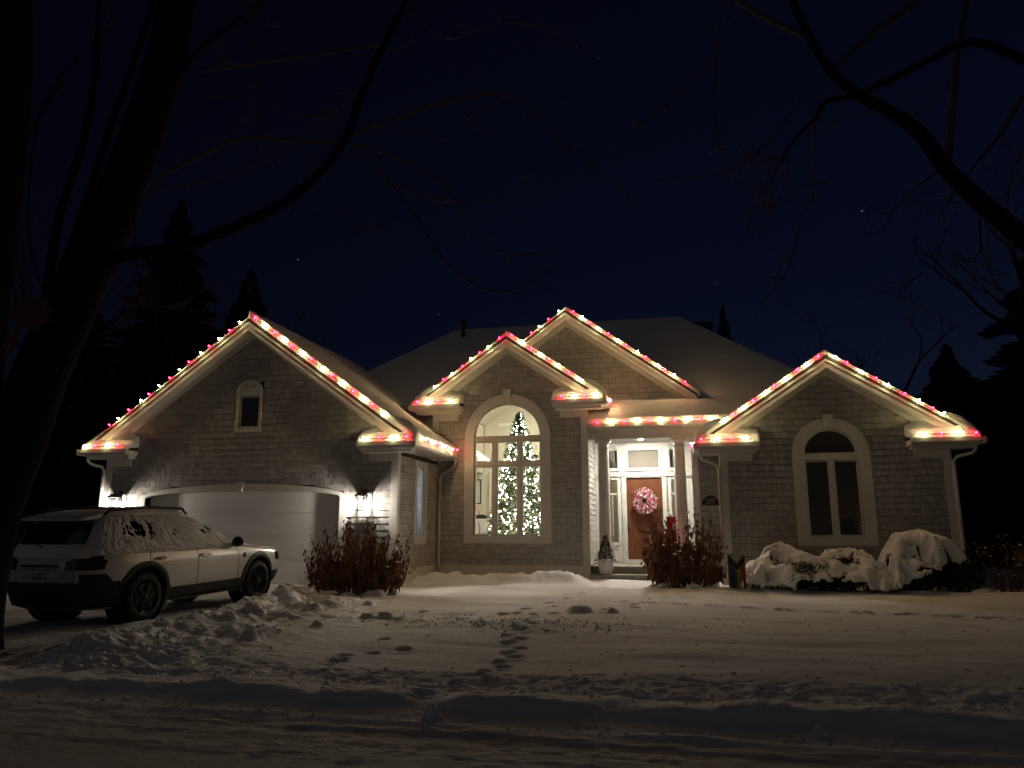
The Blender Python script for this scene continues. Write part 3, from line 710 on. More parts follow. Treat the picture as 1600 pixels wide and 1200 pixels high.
# ---- porch
part('porch_floor', MB().box(-2.36, .45, 20.0, 22.0, Z0, .40), concrete_m, house)
part('porch_step', MB().box(-2.34, .5, 19.50, 19.998, Z0 - .1, .215), concrete_m, house)
part('porch_ceiling', MB().box(-2.40, .56, 20.37, 22.0, 3.89, 3.95), soffit_m, house)
part('porch_beam', MB().box(-2.36, .38, 20.06, 20.365, 3.80, 4.03).box(-2.36, .60, 20.03, 20.058, 3.93, 4.035), trim_m, house)
part('soffit', MB().box(-2.33, 1.06, 19.905, 20.1, 4.036, 4.06), soffit_m, house)
gp = [(0, 0), (.085, 0), (.105, .06), (.105, .15), (0, .15)]
part('gutter', MB().loft([[(-2.33, 19.903 - u, 4.04 + v) for u, v in gp], [(1.42, 19.903 - u, 4.04 + v) for u, v in gp]]), gutter_m, house)
part('corner_board', MB().box(.38, .555, 20.02, 20.12, Z0, 4.03), trim_m, house)
for x in (-1.97, .07):
    part('porch_column', MB().lathe([(.20, .40), (.20, .47), (.185, .50), (.165, .53), (.165, .60), (.162, 1.6), (.148, 3.52), (.15, 3.55), (.175, 3.57), (.15, 3.60), (.15, 3.66), (.19, 3.70), (.19, 3.72)], 28, (x, 20.22, 0)).box(x - .205, x + .205, 20.02, 20.425, 3.72, 3.798).box(x - .21, x + .21, 20.01, 20.43, .40, .43), trim_m, house, smooth=False)
YD = 22.0
dloop = [(-1.49, .50), (-.45, .50), (-.45, 2.86), (-1.49, 2.86)]
part('wall', plate([(-2.40, .40), (.45, .40), (.45, 3.89), (-2.40, 3.89)], [dloop, [(-2.07, .95), (-1.74, .95), (-1.74, 2.82), (-2.07, 2.82)], [(-.20, .95), (.13, .95), (.13, 2.82), (-.20, 2.82)],
     [(-1.45, 3.12), (-.49, 3.12), (-.49, 3.70), (-1.45, 3.70)], [(-2.07, 3.12), (-1.72, 3.12), (-1.72, 3.70), (-2.07, 3.70)], [(-.22, 3.12), (.13, 3.12), (.13, 3.70), (-.22, 3.70)]], Mf(YD), -.12, 0), trim_m, house)
part('wall', MB().box(.45, .56, 20.125, 22.12, Z0, 3.92), trim_m, house)
part('door_casing', framebox(MB(), -1.62, -.32, .38, 2.99, .125, Mf(YD), .002, .05).hexa(bar(-2.38, .43, 2.90, 3.02, Mf(YD), .051, .075)), trim_m, house)
for x0, x1 in ((-2.07, -1.74), (-.20, .13)):
    sl = part('side_light', framebox(MB(), x0 - .055, x1 + .055, .90, 2.87, .06, Mf(YD), .001, .03), trim_m, house)
    part('sash', framebox(MB(), x0 + .001, x1 - .001, .951, 2.819, .035, Mf(YD), -.08, -.01).hexa(bar(x0 + .036, x1 - .036, 2.36, 2.41, Mf(YD), -.08, -.01)).hexa(bar((x0 + x1) / 2 - .008, (x0 + x1) / 2 + .008, .99, 2.35, Mf(YD), -.06, -.03)), trim_m, sl)
    part('pane', MB().box(x0 + .03, x1 - .03, YD + .05, YD + .056, .985, 2.79), pane_m, sl)
    part('panel', framebox(MB(), x0 - .03, x1 + .03, .46, .84, .03, Mf(YD), .001, .018), trim_m, sl)
blind_m = mat('drawn_shade', (.30, .26, .235), .8, var=.04)
for x0, x1 in ((-1.45, -.49), (-2.07, -1.72), (-.22, .13)):
    tw = part('transom_window', framebox(MB(), x0 - .06, x1 + .06, 3.06, 3.76, .065, Mf(YD), .001, .035), trim_m, house)
    part('sash', framebox(MB(), x0 + .001, x1 - .001, 3.121, 3.699, .03, Mf(YD), -.08, -.01), trim_m, tw)
    part('pane', MB().box(x0 + .025, x1 - .025, YD + .05, YD + .056, 3.145, 3.675), pane_m, tw)
    part('blind', MB().box(x0 - .02, x1 + .02, YD + .09, YD + .10, 3.10, 3.72), blind_m, tw)
fd = part('front_door', MB().box(-1.485, -.455, YD + .03, YD + .075, .505, 2.855), wood_m, house)
Md = Mf(YD + .03)
xm = -.97
for q in ((-1.485, -1.32), (-.62, -.455)): part('stile', MB().hexa(bar(*q, .506, 2.854, Md, .001, .02)), wood_m, fd)
for q in ((.506, .74), (1.28, 1.42)): part('rail', MB().hexa(bar(-1.319, -.621, *q, Md, .001, .02)), wood_m, fd)
tp = [(-1.319, 2.854), (-1.319, 2.36)] + [(xm - .349 + .698 * i / 12, 2.36 + .16 * math.sin(math.pi * i / 12)) for i in range(1, 12)] + [(-.621, 2.36), (-.621, 2.854)]
part('rail', MB().loft([[(x, YD + .03 - t, z) for x, z in tp] for t in (.001, .02)]), wood_m, fd)
for q in ((-1.30, -.975), (-.965, -.64)):
    part('plank', MB().hexa(bar(*q, .76, 1.26, Md, .001, .014)), wood_m, fd); part('plank', MB().hexa(bar(*q, 1.44, 2.36, Md, .001, .012)), wood_m, fd)
brass = mat('aged_brass', (.55, .45, .28), .3, metal=1.0, var=.1)
part('handle', MB().box(-1.45, -1.40, YD - .02, YD + .012, 1.35, 1.62).tube([(-1.425, YD - .03, 1.40), (-1.425, YD - .07, 1.44), (-1.425, YD - .07, 1.54), (-1.425, YD - .03, 1.58)], .011, .011, 6), brass, fd)
part('mail_slot', MB().box(-1.09, -.85, YD - .006, YD + .011, 1.31, 1.38), brass, fd)
part('threshold', MB().box(-1.6, -.34, YD - .14, YD + .03, .401, .495), trim_m, house)
# hall behind the side lights
part('interior_wall', MB().box(-2.41, .5, 24.6, 24.7, .3, 4), interior_m, house)
part('interior_wall', MB().box(-2.48, -2.415, 22.13, 24.6, .3, 4).box(.5, .56, 22.13, 24.6, .3, 4), interior_m, house)
part('interior_ceiling', MB().box(-2.48, .56, 22.13, 24.7, 4, 4.06), interior_m, house)
part('interior_floor', MB().box(-2.41, .5, 22.13, 24.6, .3, .38), floor_m, house)
hl = thing('ceiling_lamp', 'hall lamp glowing behind the front door side lights', 'lamp', (-.97, 23.4, 3.9))
part('shade', MB().lathe([(.1, .05), (.2, .04), (.2, .0), (.19, 0)], 16, (-.97, 23.4, 3.94)), white_m, hl)
part('diffuser', MB().lathe([(.02, 0), (.18, 0), (.15, -.05), (.02, -.07)], 16, (-.97, 23.4, 3.938)), emitter('hall_lamp', (1, .85, .6), 25), hl)
pl = thing('porch_downlight', 'bright recessed downlight in the porch ceiling over the front door', 'light', (-.97, 20.95, 3.89))
part('trim_ring', MB().lathe([(.075, -.001), (.10, -.001), (.10, -.012), (.075, -.012)], 20, (-.97, 20.95, 3.889)), trim_m, pl)
part('lens', MB().lathe([(.005, -.006), (.072, -.006), (.06, -.02), (.005, -.024)], 20, (-.97, 20.95, 3.889)), porch_e, pl)

# ---- downspouts
def spout(pts): part('downspout', MB().tube(pts, .042, .042, 8), gutter_m, house)
spout([(-6.08, 19.72, zlG - .11), (-6.08, 19.72, zlG - .22), (-6.14, 19.75, zlG - .32), (-6.50, 19.81, zlG - .52), (-6.56, 19.82, zlG - .64), (-6.56, 19.82, .42), (-6.53, 19.79, .32), (-6.50, 19.77, .24), (-6.50, 19.77, .05)])
spout([(-15.34, 16.55, zlG - .13), (-15.34, 16.55, zlG - .24), (-15.26, 16.6, zlG - .33), (-15.03, 16.72, zlG - .40), (-14.98, 16.74, zlG - .5), (-14.98, 16.74, .05)])
spout([(.56, 18.62, zlR - .12), (.56, 18.62, zlR - .24), (.62, 18.66, zlR - .34), (.93, 18.8, zlR - .46), (1.01, 18.84, zlR - .56), (1.01, 18.84, .05)])
spout([(6.70, 18.62, zlR - .12), (6.70, 18.62, zlR - .22), (6.64, 18.66, zlR - .31), (6.36, 18.8, zlR - .38), (6.28, 18.84, zlR - .48), (6.28, 18.84, .05)])

# ================================================================== LIGHT STRINGS
def bulb_mesh(name, m):
    me = MB().lathe([(.010, 0), (.018, .014), (.020, .028), (.015, .048), (.003, .062)], 7).mesh(name, True); me.materials.append(m); return me
BW, BR = bulb_mesh('bulb_white', bulb_w), bulb_mesh('bulb_red', bulb_r)
cord_m = mat('cord_plastic', (.02, .035, .02), .6, var=.1)
GRP = 'red and warm white light strings along the roof edges'
def light_string(label, path, n, first, out, lift=.0):
    """n bulbs along path; out = direction the bulbs point"""
    P_ = [Vector(p) for p in path]; seg = [0]
    for a_, b_ in zip(P_, P_[1:]): seg.append(seg[-1] + (b_ - a_).length)
    def at(t):
        for i in range(len(P_) - 1):
            if t <= seg[i + 1] + 1e-9: return P_[i].lerp(P_[i + 1], (t - seg[i]) / max(1e-9, seg[i + 1] - seg[i]))
        return P_[-1]
    root = thing('light_string', label, 'string lights', tuple(P_[0]), group=GRP)
    cp = []; rr = random.Random(len(label) + n)
    T = seg[-1]
    for k in range(max(2, int(T / .09)) + 1):
        t = T * k / max(2, int(T / .09)); p = at(t); cp.append(p + Vector((0, .012, -.012 * abs(math.sin(t / .35 * math.pi)))))
    part('cord', MB().tube(cp, .005, .005, 5), cord_m, root)
    sk = MB()
    for i in range(n):
        t = min(T, max(0, (T * (i + .5) / n if n > 1 else T / 2) + rr.uniform(-.045, .045)))
        p = at(t) + Vector((0, rr.uniform(-.004, .004), rr.uniform(-.014, .012))); d = out(p) if callable(out) else Vector(out)
        d = (d + Vector((rr.uniform(-.25, .25), rr.uniform(-.2, .2), rr.uniform(-.2, .2)))).normalized()
        q = Vector((0, 0, 1)).rotation_difference(d)
        white = (i + first) % 2 == 0
        b = bpy.data.objects.new('bulb', BW if white else BR); COL.objects.link(b); b.parent = root
        b.rotation_mode = 'QUATERNION'; b.rotation_quaternion = q; b.location = p - P_[0] + d * .008
        sk.tube([p - d * .018, p + d * .010], .009, .011, 6)
    part('sockets', sk, cord_m, root, kind='stuff')
    return root
def rake(d, sg, n, first, label, x_from, lift):
    """from foot to peak"""
    y = d['yr'] - .012; xa = d['xc'] + sg * x_from
    za = d['zb'] - d['s'] * x_from
    up = Vector((sg * .12, -.9, .25))
    return light_string(label, [(xa, y, za + .07 + lift), (d['xc'] + sg * .06, y, d['zb'] + .07 + lift - d['s'] * .06)], n, first, up)
rake(G, -1, 14, 1, 'light string on the left gable edge of the garage', 4.02, .055)
rake(G, 1, 14, 0, 'light string on the right gable edge of the garage', 4.02, .125)
rake(Mi, -1, 8, 0, 'light string on the left edge of the gable over the tall lit window', 2.22, .055)
rake(Mi, 1, 8, 0, 'light string on the right edge of the gable over the tall lit window', 2.2, .105)
rake(Ri, -1, 10, 0, 'light string on the left edge of the rightmost gable', 2.62, .085)
rake(Ri, 1, 9, 0, 'light string on the right edge of the rightmost gable', 2.62, .062)
light_string('light string on the short visible left edge of the tallest gable', [(-4.55, 20.787, 7.72 - .72 * 1.47 + .14), (-3.1, 20.787, 7.85)], 5, 0, (-.15, -.9, .3))
light_string('light string on the right edge of the tallest gable', [(-2.95, 20.787, 7.80), (.45, 20.787, 7.72 - .72 * 3.53 + .17)], 13, 1, (.15, -.9, .3))
def ret_string(d, zl, sg, n, first, label, extra=None):
    y = d['yr'] - .105; xo = d['xc'] + sg * (d['eh'] + .05); xi = d['xc'] + sg * (d['eh'] - 1.34)
    path = [(xi, y, zl + .13), (xo, y, zl + .12)]
    if extra: path += extra
    return light_string(label, path, n, first, (.1 * sg, -1, .15))
ret_string(G, zlG, -1, 4, 1, 'four bulb light string on the leftmost eave return of the garage')
ret_string(G, zlG, 1, 4, 0, 'light string on the eave return above the right garage lantern')
light_string('light string running back along the garage side gutter', [(-6.01, 16.75, zlG + .13), (-6.01, 19.7, zlG + .12)], 8, 0, (1, -.35, .2))
ret_string(Mi, zlM, -1, 4, 0, 'four bulb light string on the eave return left of the tall window')
ret_string(Mi, zlM, 1, 4, 1, 'four bulb light string on the eave return right of the tall window')
light_string('short light string turning the corner above the left porch column', [(-1.78, 19.7, zlM + .08), (-1.78, 20.5, zlM + .06)], 3, 1, (1, -.4, .3))
light_string('light string along the porch gutter above the front door', [(-2.2, 19.815, 4.225), (1.15, 19.815, 4.225)], 10, 1, (0, -1, .15))
ret_string(Ri, zlR, -1, 4, 0, 'light string on the eave return right of the front door')
ret_string(Ri, zlR, 1, 4, 0, 'four bulb light string on the far right eave return')
light_string('two bulb light string round the corner beside the porch downspout', [(.42, 18.75, zlR + .07), (.42, 19.5, zlR + .07)], 2, 0, (-1, -.4, .1))

# ================================================================== LANTERNS
def lantern(x, z, label):
    y = 16.78; r = thing('wall_lantern', label, 'lantern', (x, y, z), group='black wall lanterns beside the garage door')
    yc = y - .19
    part('backplate', MB().box(x - .055, x + .055, y - .025, y + .0, z + .05, z + .34), dark_frame, r)
    part('arm', MB().tube([(x, y - .02, z + .24), (x, y - .08, z + .36), (x, yc, z + .38), (x, yc, z + .31)], .013, .013, 7), dark_frame, r)
    part('roof_cap', MB().loft([[(x + sx * w, yc + sy * w, z + zz) for sx, sy in ((-1, -1), (1, -1), (1, 1), (-1, 1))] for w, zz in ((.135, .155), (.135, .17), (.06, .245), (.03, .27), (.035, .285), (.012, .31))]), dark_frame, r)
    part('base', MB().loft([[(x + sx * w, yc + sy * w, z + zz) for sx, sy in ((-1, -1), (1, -1), (1, 1), (-1, 1))] for w, zz in ((.02, -.2), (.05, -.19), (.08, -.18), (.08, -.175))]), dark_frame, r)
    for sx in (-1, 1):
        for sy in (-1, 1):
            part('post', MB().hexa([(x + sx * (.078 + .006 * a), yc + sy * (.078 + .006 * b), z - .175) for a, b in ((-1, -1), (1, -1), (1, 1), (-1, 1))] + [(x + sx * (.108 + .006 * a), yc + sy * (.108 + .006 * b), z + .155) for a, b in ((-1, -1), (1, -1), (1, 1), (-1, 1))]), dark_frame, r)
    for (ax, ay) in ((1, 0), (-1, 0), (0, -1), (0, 1)):
        c0 = [(x + ax * .072 + (0 if ax else t * .070), yc + ay * .072 + (0 if ay else t * .070), z - .172) for t in (-1, 1)]
        c1 = [(x + ax * .102 + (0 if ax else t * .100), yc + ay * .102 + (0 if ay else t * .100), z + .152) for t in (1, -1)]
        n_ = Vector((ax, ay, 0)) * .003
        part('pane', MB().hexa([c0[0], c0[1], c1[0], c1[1]] + [tuple(Vector(p) + n_) for p in (c0[0], c0[1], c1[0], c1[1])]), lantern_glass, r)
    part('candle', MB().tube([(x, yc, z - .174), (x, yc, z - .06)], .014, .014, 8), white_m, r)
    part('bulb', MB().lathe([(.008, -.055), (.024, -.03), (.028, 0), (.018, .035), (.003, .06)], 10, (x, yc, z)), lamp_e, r, smooth=True)
lantern(-7.47, 2.0, 'lit black wall lantern between garage door and corner, above the dried shrub')
lantern(-14.42, 2.03, 'lit black wall lantern at the far left of the garage, behind the car roof')

# ================================================================== PLAQUE, WREATH, PORCH THINGS
pq = thing('house_number_plaque', 'black arched plaque with house number 2430 beside the downspout', 'sign', (.82, 20.1, 2.02))
yq = 20.1
lp = [(.60, 1.99), (1.04, 1.99), (1.04, 2.125), (.985, 2.125)] + [(.82 + .165 * math.cos(math.pi * i / 12), 2.13 + .115 * math.sin(math.pi * i / 12)) for i in range(1, 12)] + [(.655, 2.125), (.60, 2.125)]
part('board', MB().loft([[(x, yq, z) for x, z in lp], [(x, yq - .02, z) for x, z in lp]]), dark_frame, pq)
def text(body, size, loc, m, parent, name, ext=.003):
    cu = bpy.data.curves.new(name, 'FONT'); cu.body = body; cu.size = size; cu.align_x = 'CENTER'; cu.extrude = ext
    o = bpy.data.objects.new('t', cu); COL.objects.link(o)
    me = bpy.data.meshes.new_from_object(o.evaluated_get(bpy.context.evaluated_depsgraph_get())); bpy.data.objects.remove(o)
    me.transform(Matrix.Translation(loc) @ Matrix.Rotation(R_(90), 4, 'X')); me.materials.clear(); me.materials.append(m)
    return part(name, me, m, parent)
dim_num = mat('numeral_paint', (.34, .30, .30), .5, var=.05)
text('2430', .12, (.82, yq - .022, 2.085), dim_num, pq, 'numeral')
wb = MB(); rq = random.Random(2)
for x0, n in ((.69, 7), (.875, 3)):
    for k in range(n): wb.box(x0 + k * .021, x0 + k * .021 + .013, yq - .024, yq - .0205, 2.02, 2.02 + rq.choice((.028, .04)))
part('lettering', wb, dim_num, pq)

wr = thing('wreath', 'round pink red and white berry wreath hanging on the front door', 'wreath', (-.965, 21.95, 2.17))
rq = random.Random(4)
pinkish = [(mat('wreath_red', (.50, .03, .06), .5, island=.3, var=.2), 'red_berries', 260), (mat('wreath_white', (.85, .80, .80), .6, island=.1, var=.1), 'white_petals', 420), (mat('wreath_pink', (.72, .22, .30), .6, island=.3, var=.2), 'pink_petals', 330), (ever_m, 'greenery', 70)]
for m, nm, n in pinkish:
    mb = MB()
    for k in range(n):
        a_ = rq.uniform(0, 2 * math.pi); b_ = rq.uniform(0, 2 * math.pi); rr = .135 * math.sqrt(rq.random()) * (1.1 if nm != 'greenery' else 1.2)
        R0 = .225 + rr * math.cos(b_); c = Vector((-.965 + R0 * math.cos(a_), 21.86 + rr * .6 * math.sin(b_) - .03, 2.17 + R0 * math.sin(a_) * 1.04))
        if nm in ('red_berries',):
            s = rq.uniform(.011, .02); mb.ell(c, (s, s, s), 6, 4)
        else:
            s = rq.uniform(.022, .05); e = Vector((rq.gauss(0, 1), rq.gauss(0, .6), rq.gauss(0, 1))).normalized(); f = e.cross(Vector((0, 1, .3))).normalized() * s * .45; e *= s
            mb.add([c - e, c + f + Vector((0, -.012, 0)), c + e, c - f], [(0, 1, 2), (0, 2, 3)])
    part(nm, mb, m, wr, kind='stuff')
part('bow', MB().ell((-.93, 21.80, 2.28), (.06, .025, .035), 10, 6).ell((-.85, 21.81, 2.30), (.05, .022, .03), 10, 6).tube([(-1.0, 21.82, 1.96), (-1.01, 21.80, 1.86), (-.99, 21.81, 1.80)], .012, .006, 5), pinkish[1][0], wr)
part('hanger', MB().tube([(-.965, 21.94, 2.40), (-.965, 21.97, 2.85)], .006, .006, 5), dark_frame, wr)

pt = thing('potted_tree', 'small ornamented tree in a white pot on the porch step', 'potted tree', (-1.93, 19.72, .215))
X, Y, Z = -1.93, 19.72, .215
part('pot', MB().lathe([(.13, 0), (.15, .012), (.19, .18), (.205, .33), (.225, .34), (.225, .385), (.19, .385), (.18, .34), (.02, .335)], 24, (X, Y, Z)), pot_m, pt, smooth=True)
def fir(mb, x, y, z0, z1, r0, n, leaf, rnd, droop=.3, power=1.0):
    for k in range(n):
        t = rnd.random() ** 1.4; z = z0 + (z1 - z0) * t; R0 = r0 * (1 - t) ** power + .012
        a_ = rnd.uniform(0, 2 * math.pi); rr = R0 * (.35 + .65 * math.sqrt(rnd.random())) * (1 + .18 * math.sin(a_ * 5 + z * 9))
        c = Vector((x + rr * math.cos(a_), y + rr * math.sin(a_), z))
        d = Vector((math.cos(a_) + rnd.uniform(-.5, .5), math.sin(a_) + rnd.uniform(-.5, .5), -droop + rnd.uniform(-.3, .5))).normalized()
        s = leaf * rnd.uniform(.6, 1.3); w = d.cross(Vector((rnd.uniform(-1, 1), rnd.uniform(-1, 1), 1))).normalized() * s * .22
        mb.add([c - d * s * .4, c + w, c + d * s, c - w], [(0, 1, 2), (0, 2, 3)])
rq = random.Random(9)
mb = MB(); fir(mb, X, Y, Z + .34, Z + 1.02, .24, 1500, .05, rq); part('foliage', mb, ever_m, pt, kind='stuff')
part('trunk', MB().tube([(X, Y, Z + .3), (X, Y, Z + .98)], .014, .005, 6), bark_m, pt)
orn = [mat('ornament_red', (.45, .03, .05), .3), mat('ornament_white', (.7, .62, .55), .4), mat('ornament_gold', (.5, .32, .12), .3, metal=.6)]
OM = []
for m in orn:
    me = MB().ell((0, 0, 0), (1, 1, 1), 8, 6).mesh('ornament', True); me.materials.append(m); OM.append(me)
for k in range(64):
    t = (k + .5) / 64; a_ = k * 2.399; R0 = .25 * (1 - t) + .015
    o = bpy.data.objects.new('ornament', OM[k % 3]); COL.objects.link(o); o.parent = pt; s = rq.uniform(.011, .02); o.scale = (s, s, s)
    o.location = (R0 * math.cos(a_), R0 * math.sin(a_), .36 + .66 * t)

ur = thing('stone_urn', 'grey stone urn half hidden behind the dried shrub by the porch', 'urn', (-.2, 19.62, .215))
part('bowl', MB().lathe([(.15, 0), (.17, .03), (.09, .10), (.10, .20), (.25, .38), (.33, .56), (.35, .70), (.37, .74), (.33, .76), (.28, .72), (.02, .70)], 24, (-.2, 19.62, .215)), greybowl_m, ur, smooth=True)
part('snow_cap', MB().ell((-.2, 19.62, .93), (.33, .33, .07), 18, 8), snow_m, ur, smooth=True)
rb = thing('red_porch_lantern', 'tall red box lantern with a white panel standing in the urn', 'decoration', (-.2, 19.62, .96))
part('case', MB().box(-.32, -.09, 19.52, 19.73, .96, 1.66).box(-.335, -.075, 19.505, 19.745, 1.66, 1.69), red_m, rb)
part('panel', MB().box(-.175, -.105, 19.508, 19.519, 1.36, 1.52), white_m, rb)
part('panel', MB().box(-.175, -.105, 19.508, 19.519, 1.12, 1.24), mat('red_panel', (.5, .02, .03), .4), rb)

# ================================================================== THINGS SEEN THROUGH THE WINDOWS
xt = thing('christmas_tree', 'tall christmas tree full of warm fairy lights behind the arched window', 'christmas tree', (-4.76, 22.2, .38))
rq = random.Random(12)
mb = MB(); fir(mb, -4.76, 22.2, .7, 4.95, 1.08, 11000, .12, rq, .15, .85); part('foliage', mb, xmas_m, xt, kind='stuff')
part('trunk', MB().tube([(-4.76, 22.2, .38), (-4.76, 22.2, 4.8)], .06, .012, 8), bark_m, xt)
part('stand', MB().lathe([(.3, 0), (.3, .03), (.08, .06), (.08, .25), (.07, .25)], 14, (-4.76, 22.2, .381)), dark_frame, xt)
FM = MB().ell((0, 0, 0), (.012, .012, .014), 6, 4).mesh('fairy_bulb', True); FM.materials.append(fairy_e)
for k in range(300):
    t = ((k + .5) / 300) ** 1.35; a_ = -math.pi / 2 + rq.uniform(-1.75, 1.75); z = .85 + 4.1 * t; R0 = (1.08 * (1 - (z - .7) / 4.25) ** .85 + .02) * rq.uniform(.78, 1.08)
    o = bpy.data.objects.new('fairy_bulb', FM); COL.objects.link(o); o.parent = xt
    o.location = (R0 * math.cos(a_), R0 * math.sin(a_), z - .38)
mb = MB()
for k in range(260):
    t = rq.random() ** 1.35; a_ = -math.pi / 2 + rq.uniform(-1.75, 1.75); z = .85 + 4.1 * t; R0 = (1.08 * (1 - (z - .7) / 4.25) ** .85 + .02) * rq.uniform(.7, 1.04)
    mb.ell((-4.76 + R0 * math.cos(a_), 22.2 + R0 * math.sin(a_), z), (.010, .010, .012), 5, 3)
part('fairy_lights', mb, fairy_e, xt, kind='stuff')
silver = mat('ornament_silver', (.5, .55, .65), .25, metal=.5)
OS = MB().ell((0, 0, 0), (1, 1, 1), 10, 7).mesh('ornament', True); OS.materials.append(silver)
for k in range(46):
    t = rq.random() ** 1.2; a_ = -math.pi / 2 + rq.uniform(-1.6, 1.6); z = .9 + 3.6 * t; R0 = (1.08 * (1 - (z - .7) / 4.25) ** .85 + .02) * .98
    o = bpy.data.objects.new('ornament', OS if k % 3 else OM[2]); COL.objects.link(o); o.parent = xt; s = rq.uniform(.03, .05); o.scale = (s, s, s)
    o.location = (R0 * math.cos(a_), R0 * math.sin(a_), z - .38)
cb = thing('white_cabinet', 'white cabinet with a curved handle inside the arched window', 'cabinet', (-6.75, 24.0, .38))
part('body', MB().box(-7.09, -6.18, 23.75, 24.5, .38, 1.66).box(-7.09, -6.15, 23.72, 24.5, 1.66, 1.70), white_m, cb)
part('door', MB().box(-7.05, -6.21, 23.725, 23.748, .45, 1.62), white_m, cb)
part('handle', MB().tube([(-6.42 - .07 * abs(t), 23.70, 1.36 + t * .26) for t in (-1, -.6, -.2, .2, .6, 1)], .012, .012, 6), dark_frame, cb)
pf = thing('picture_frame', 'black framed picture on the cream wall above the cabinet', 'picture', (-6.87, 24.97, 2.65))
part('frame', framebox(MB(), -7.06, -6.74, 2.22, 3.08, .035, Mf(24.99), .0, .03), dark_frame, pf)
part('print', MB().box(-7.02, -6.78, 24.975, 24.985, 2.26, 3.04), mat('print_paper', (.55, .56, .52), .7, var=.15, vscale=3), pf)
dc = thing('cabinet_ornament', 'dark figure ornament standing on the white cabinet', 'ornament', (-6.6, 24.0, 1.70))
part('base', MB().box(-6.95, -6.25, 23.85, 24.1, 1.70, 1.80).box(-6.8, -6.35, 23.87, 24.05, 1.80, 1.84), dark_frame, dc)
part('figure', MB().tube([(-6.75, 23.95, 1.84), (-6.78, 23.95, 2.0), (-6.74, 23.95, 2.15), (-6.80, 23.95, 2.25)], [.05, .035, .04, .03], None, 8), dark_frame, dc)
part('staff', MB().tube([(-6.62, 23.95, 2.12), (-6.5, 23.95, 1.84)], .014, .018, 6), red_m, dc)
rf_ = thing('picture_frame', 'dim picture in the unlit room of the right window', 'picture', (3.3, 22.2, 2.0))
part('frame', framebox(MB(), 3.12, 3.62, 1.55, 2.55, .05, Mf(22.199), .0, .03), dark_frame, rf_)
part('print', MB().box(3.18, 3.56, 22.18, 22.19, 1.61, 2.49), mat('print_dim', (.16, .13, .12), .7, var=.2), rf_)
hp_ = thing('house_plant', 'leafy dark plant on the sill inside the right window', 'plant', (3.98, 19.25, .38))
mb = MB(); rq = random.Random(3)
part('pot', MB().lathe([(.10, .0), (.14, .75), (.15, .78), (.02, .76)], 14, (3.98, 19.35, .38)), dark_frame, hp_)
for k in range(160):
    a_ = rq.uniform(0, 6.3); r0 = rq.uniform(.02, .26); c = Vector((3.98 + r0 * math.cos(a_), 19.35 + r0 * .6 * math.sin(a_), 1.15 + rq.random() * .45)); d = Vector((rq.gauss(0, 1), rq.gauss(0, 1), rq.gauss(.6, .6))).normalized() * .09; w = d.cross(Vector((0, 1, .2))).normalized() * .02
    mb.add([c - d, c + w, c + d, c - w], [(0, 1, 2), (0, 2, 3)])
part('leaves', mb, ever_m, hp_, kind='stuff')

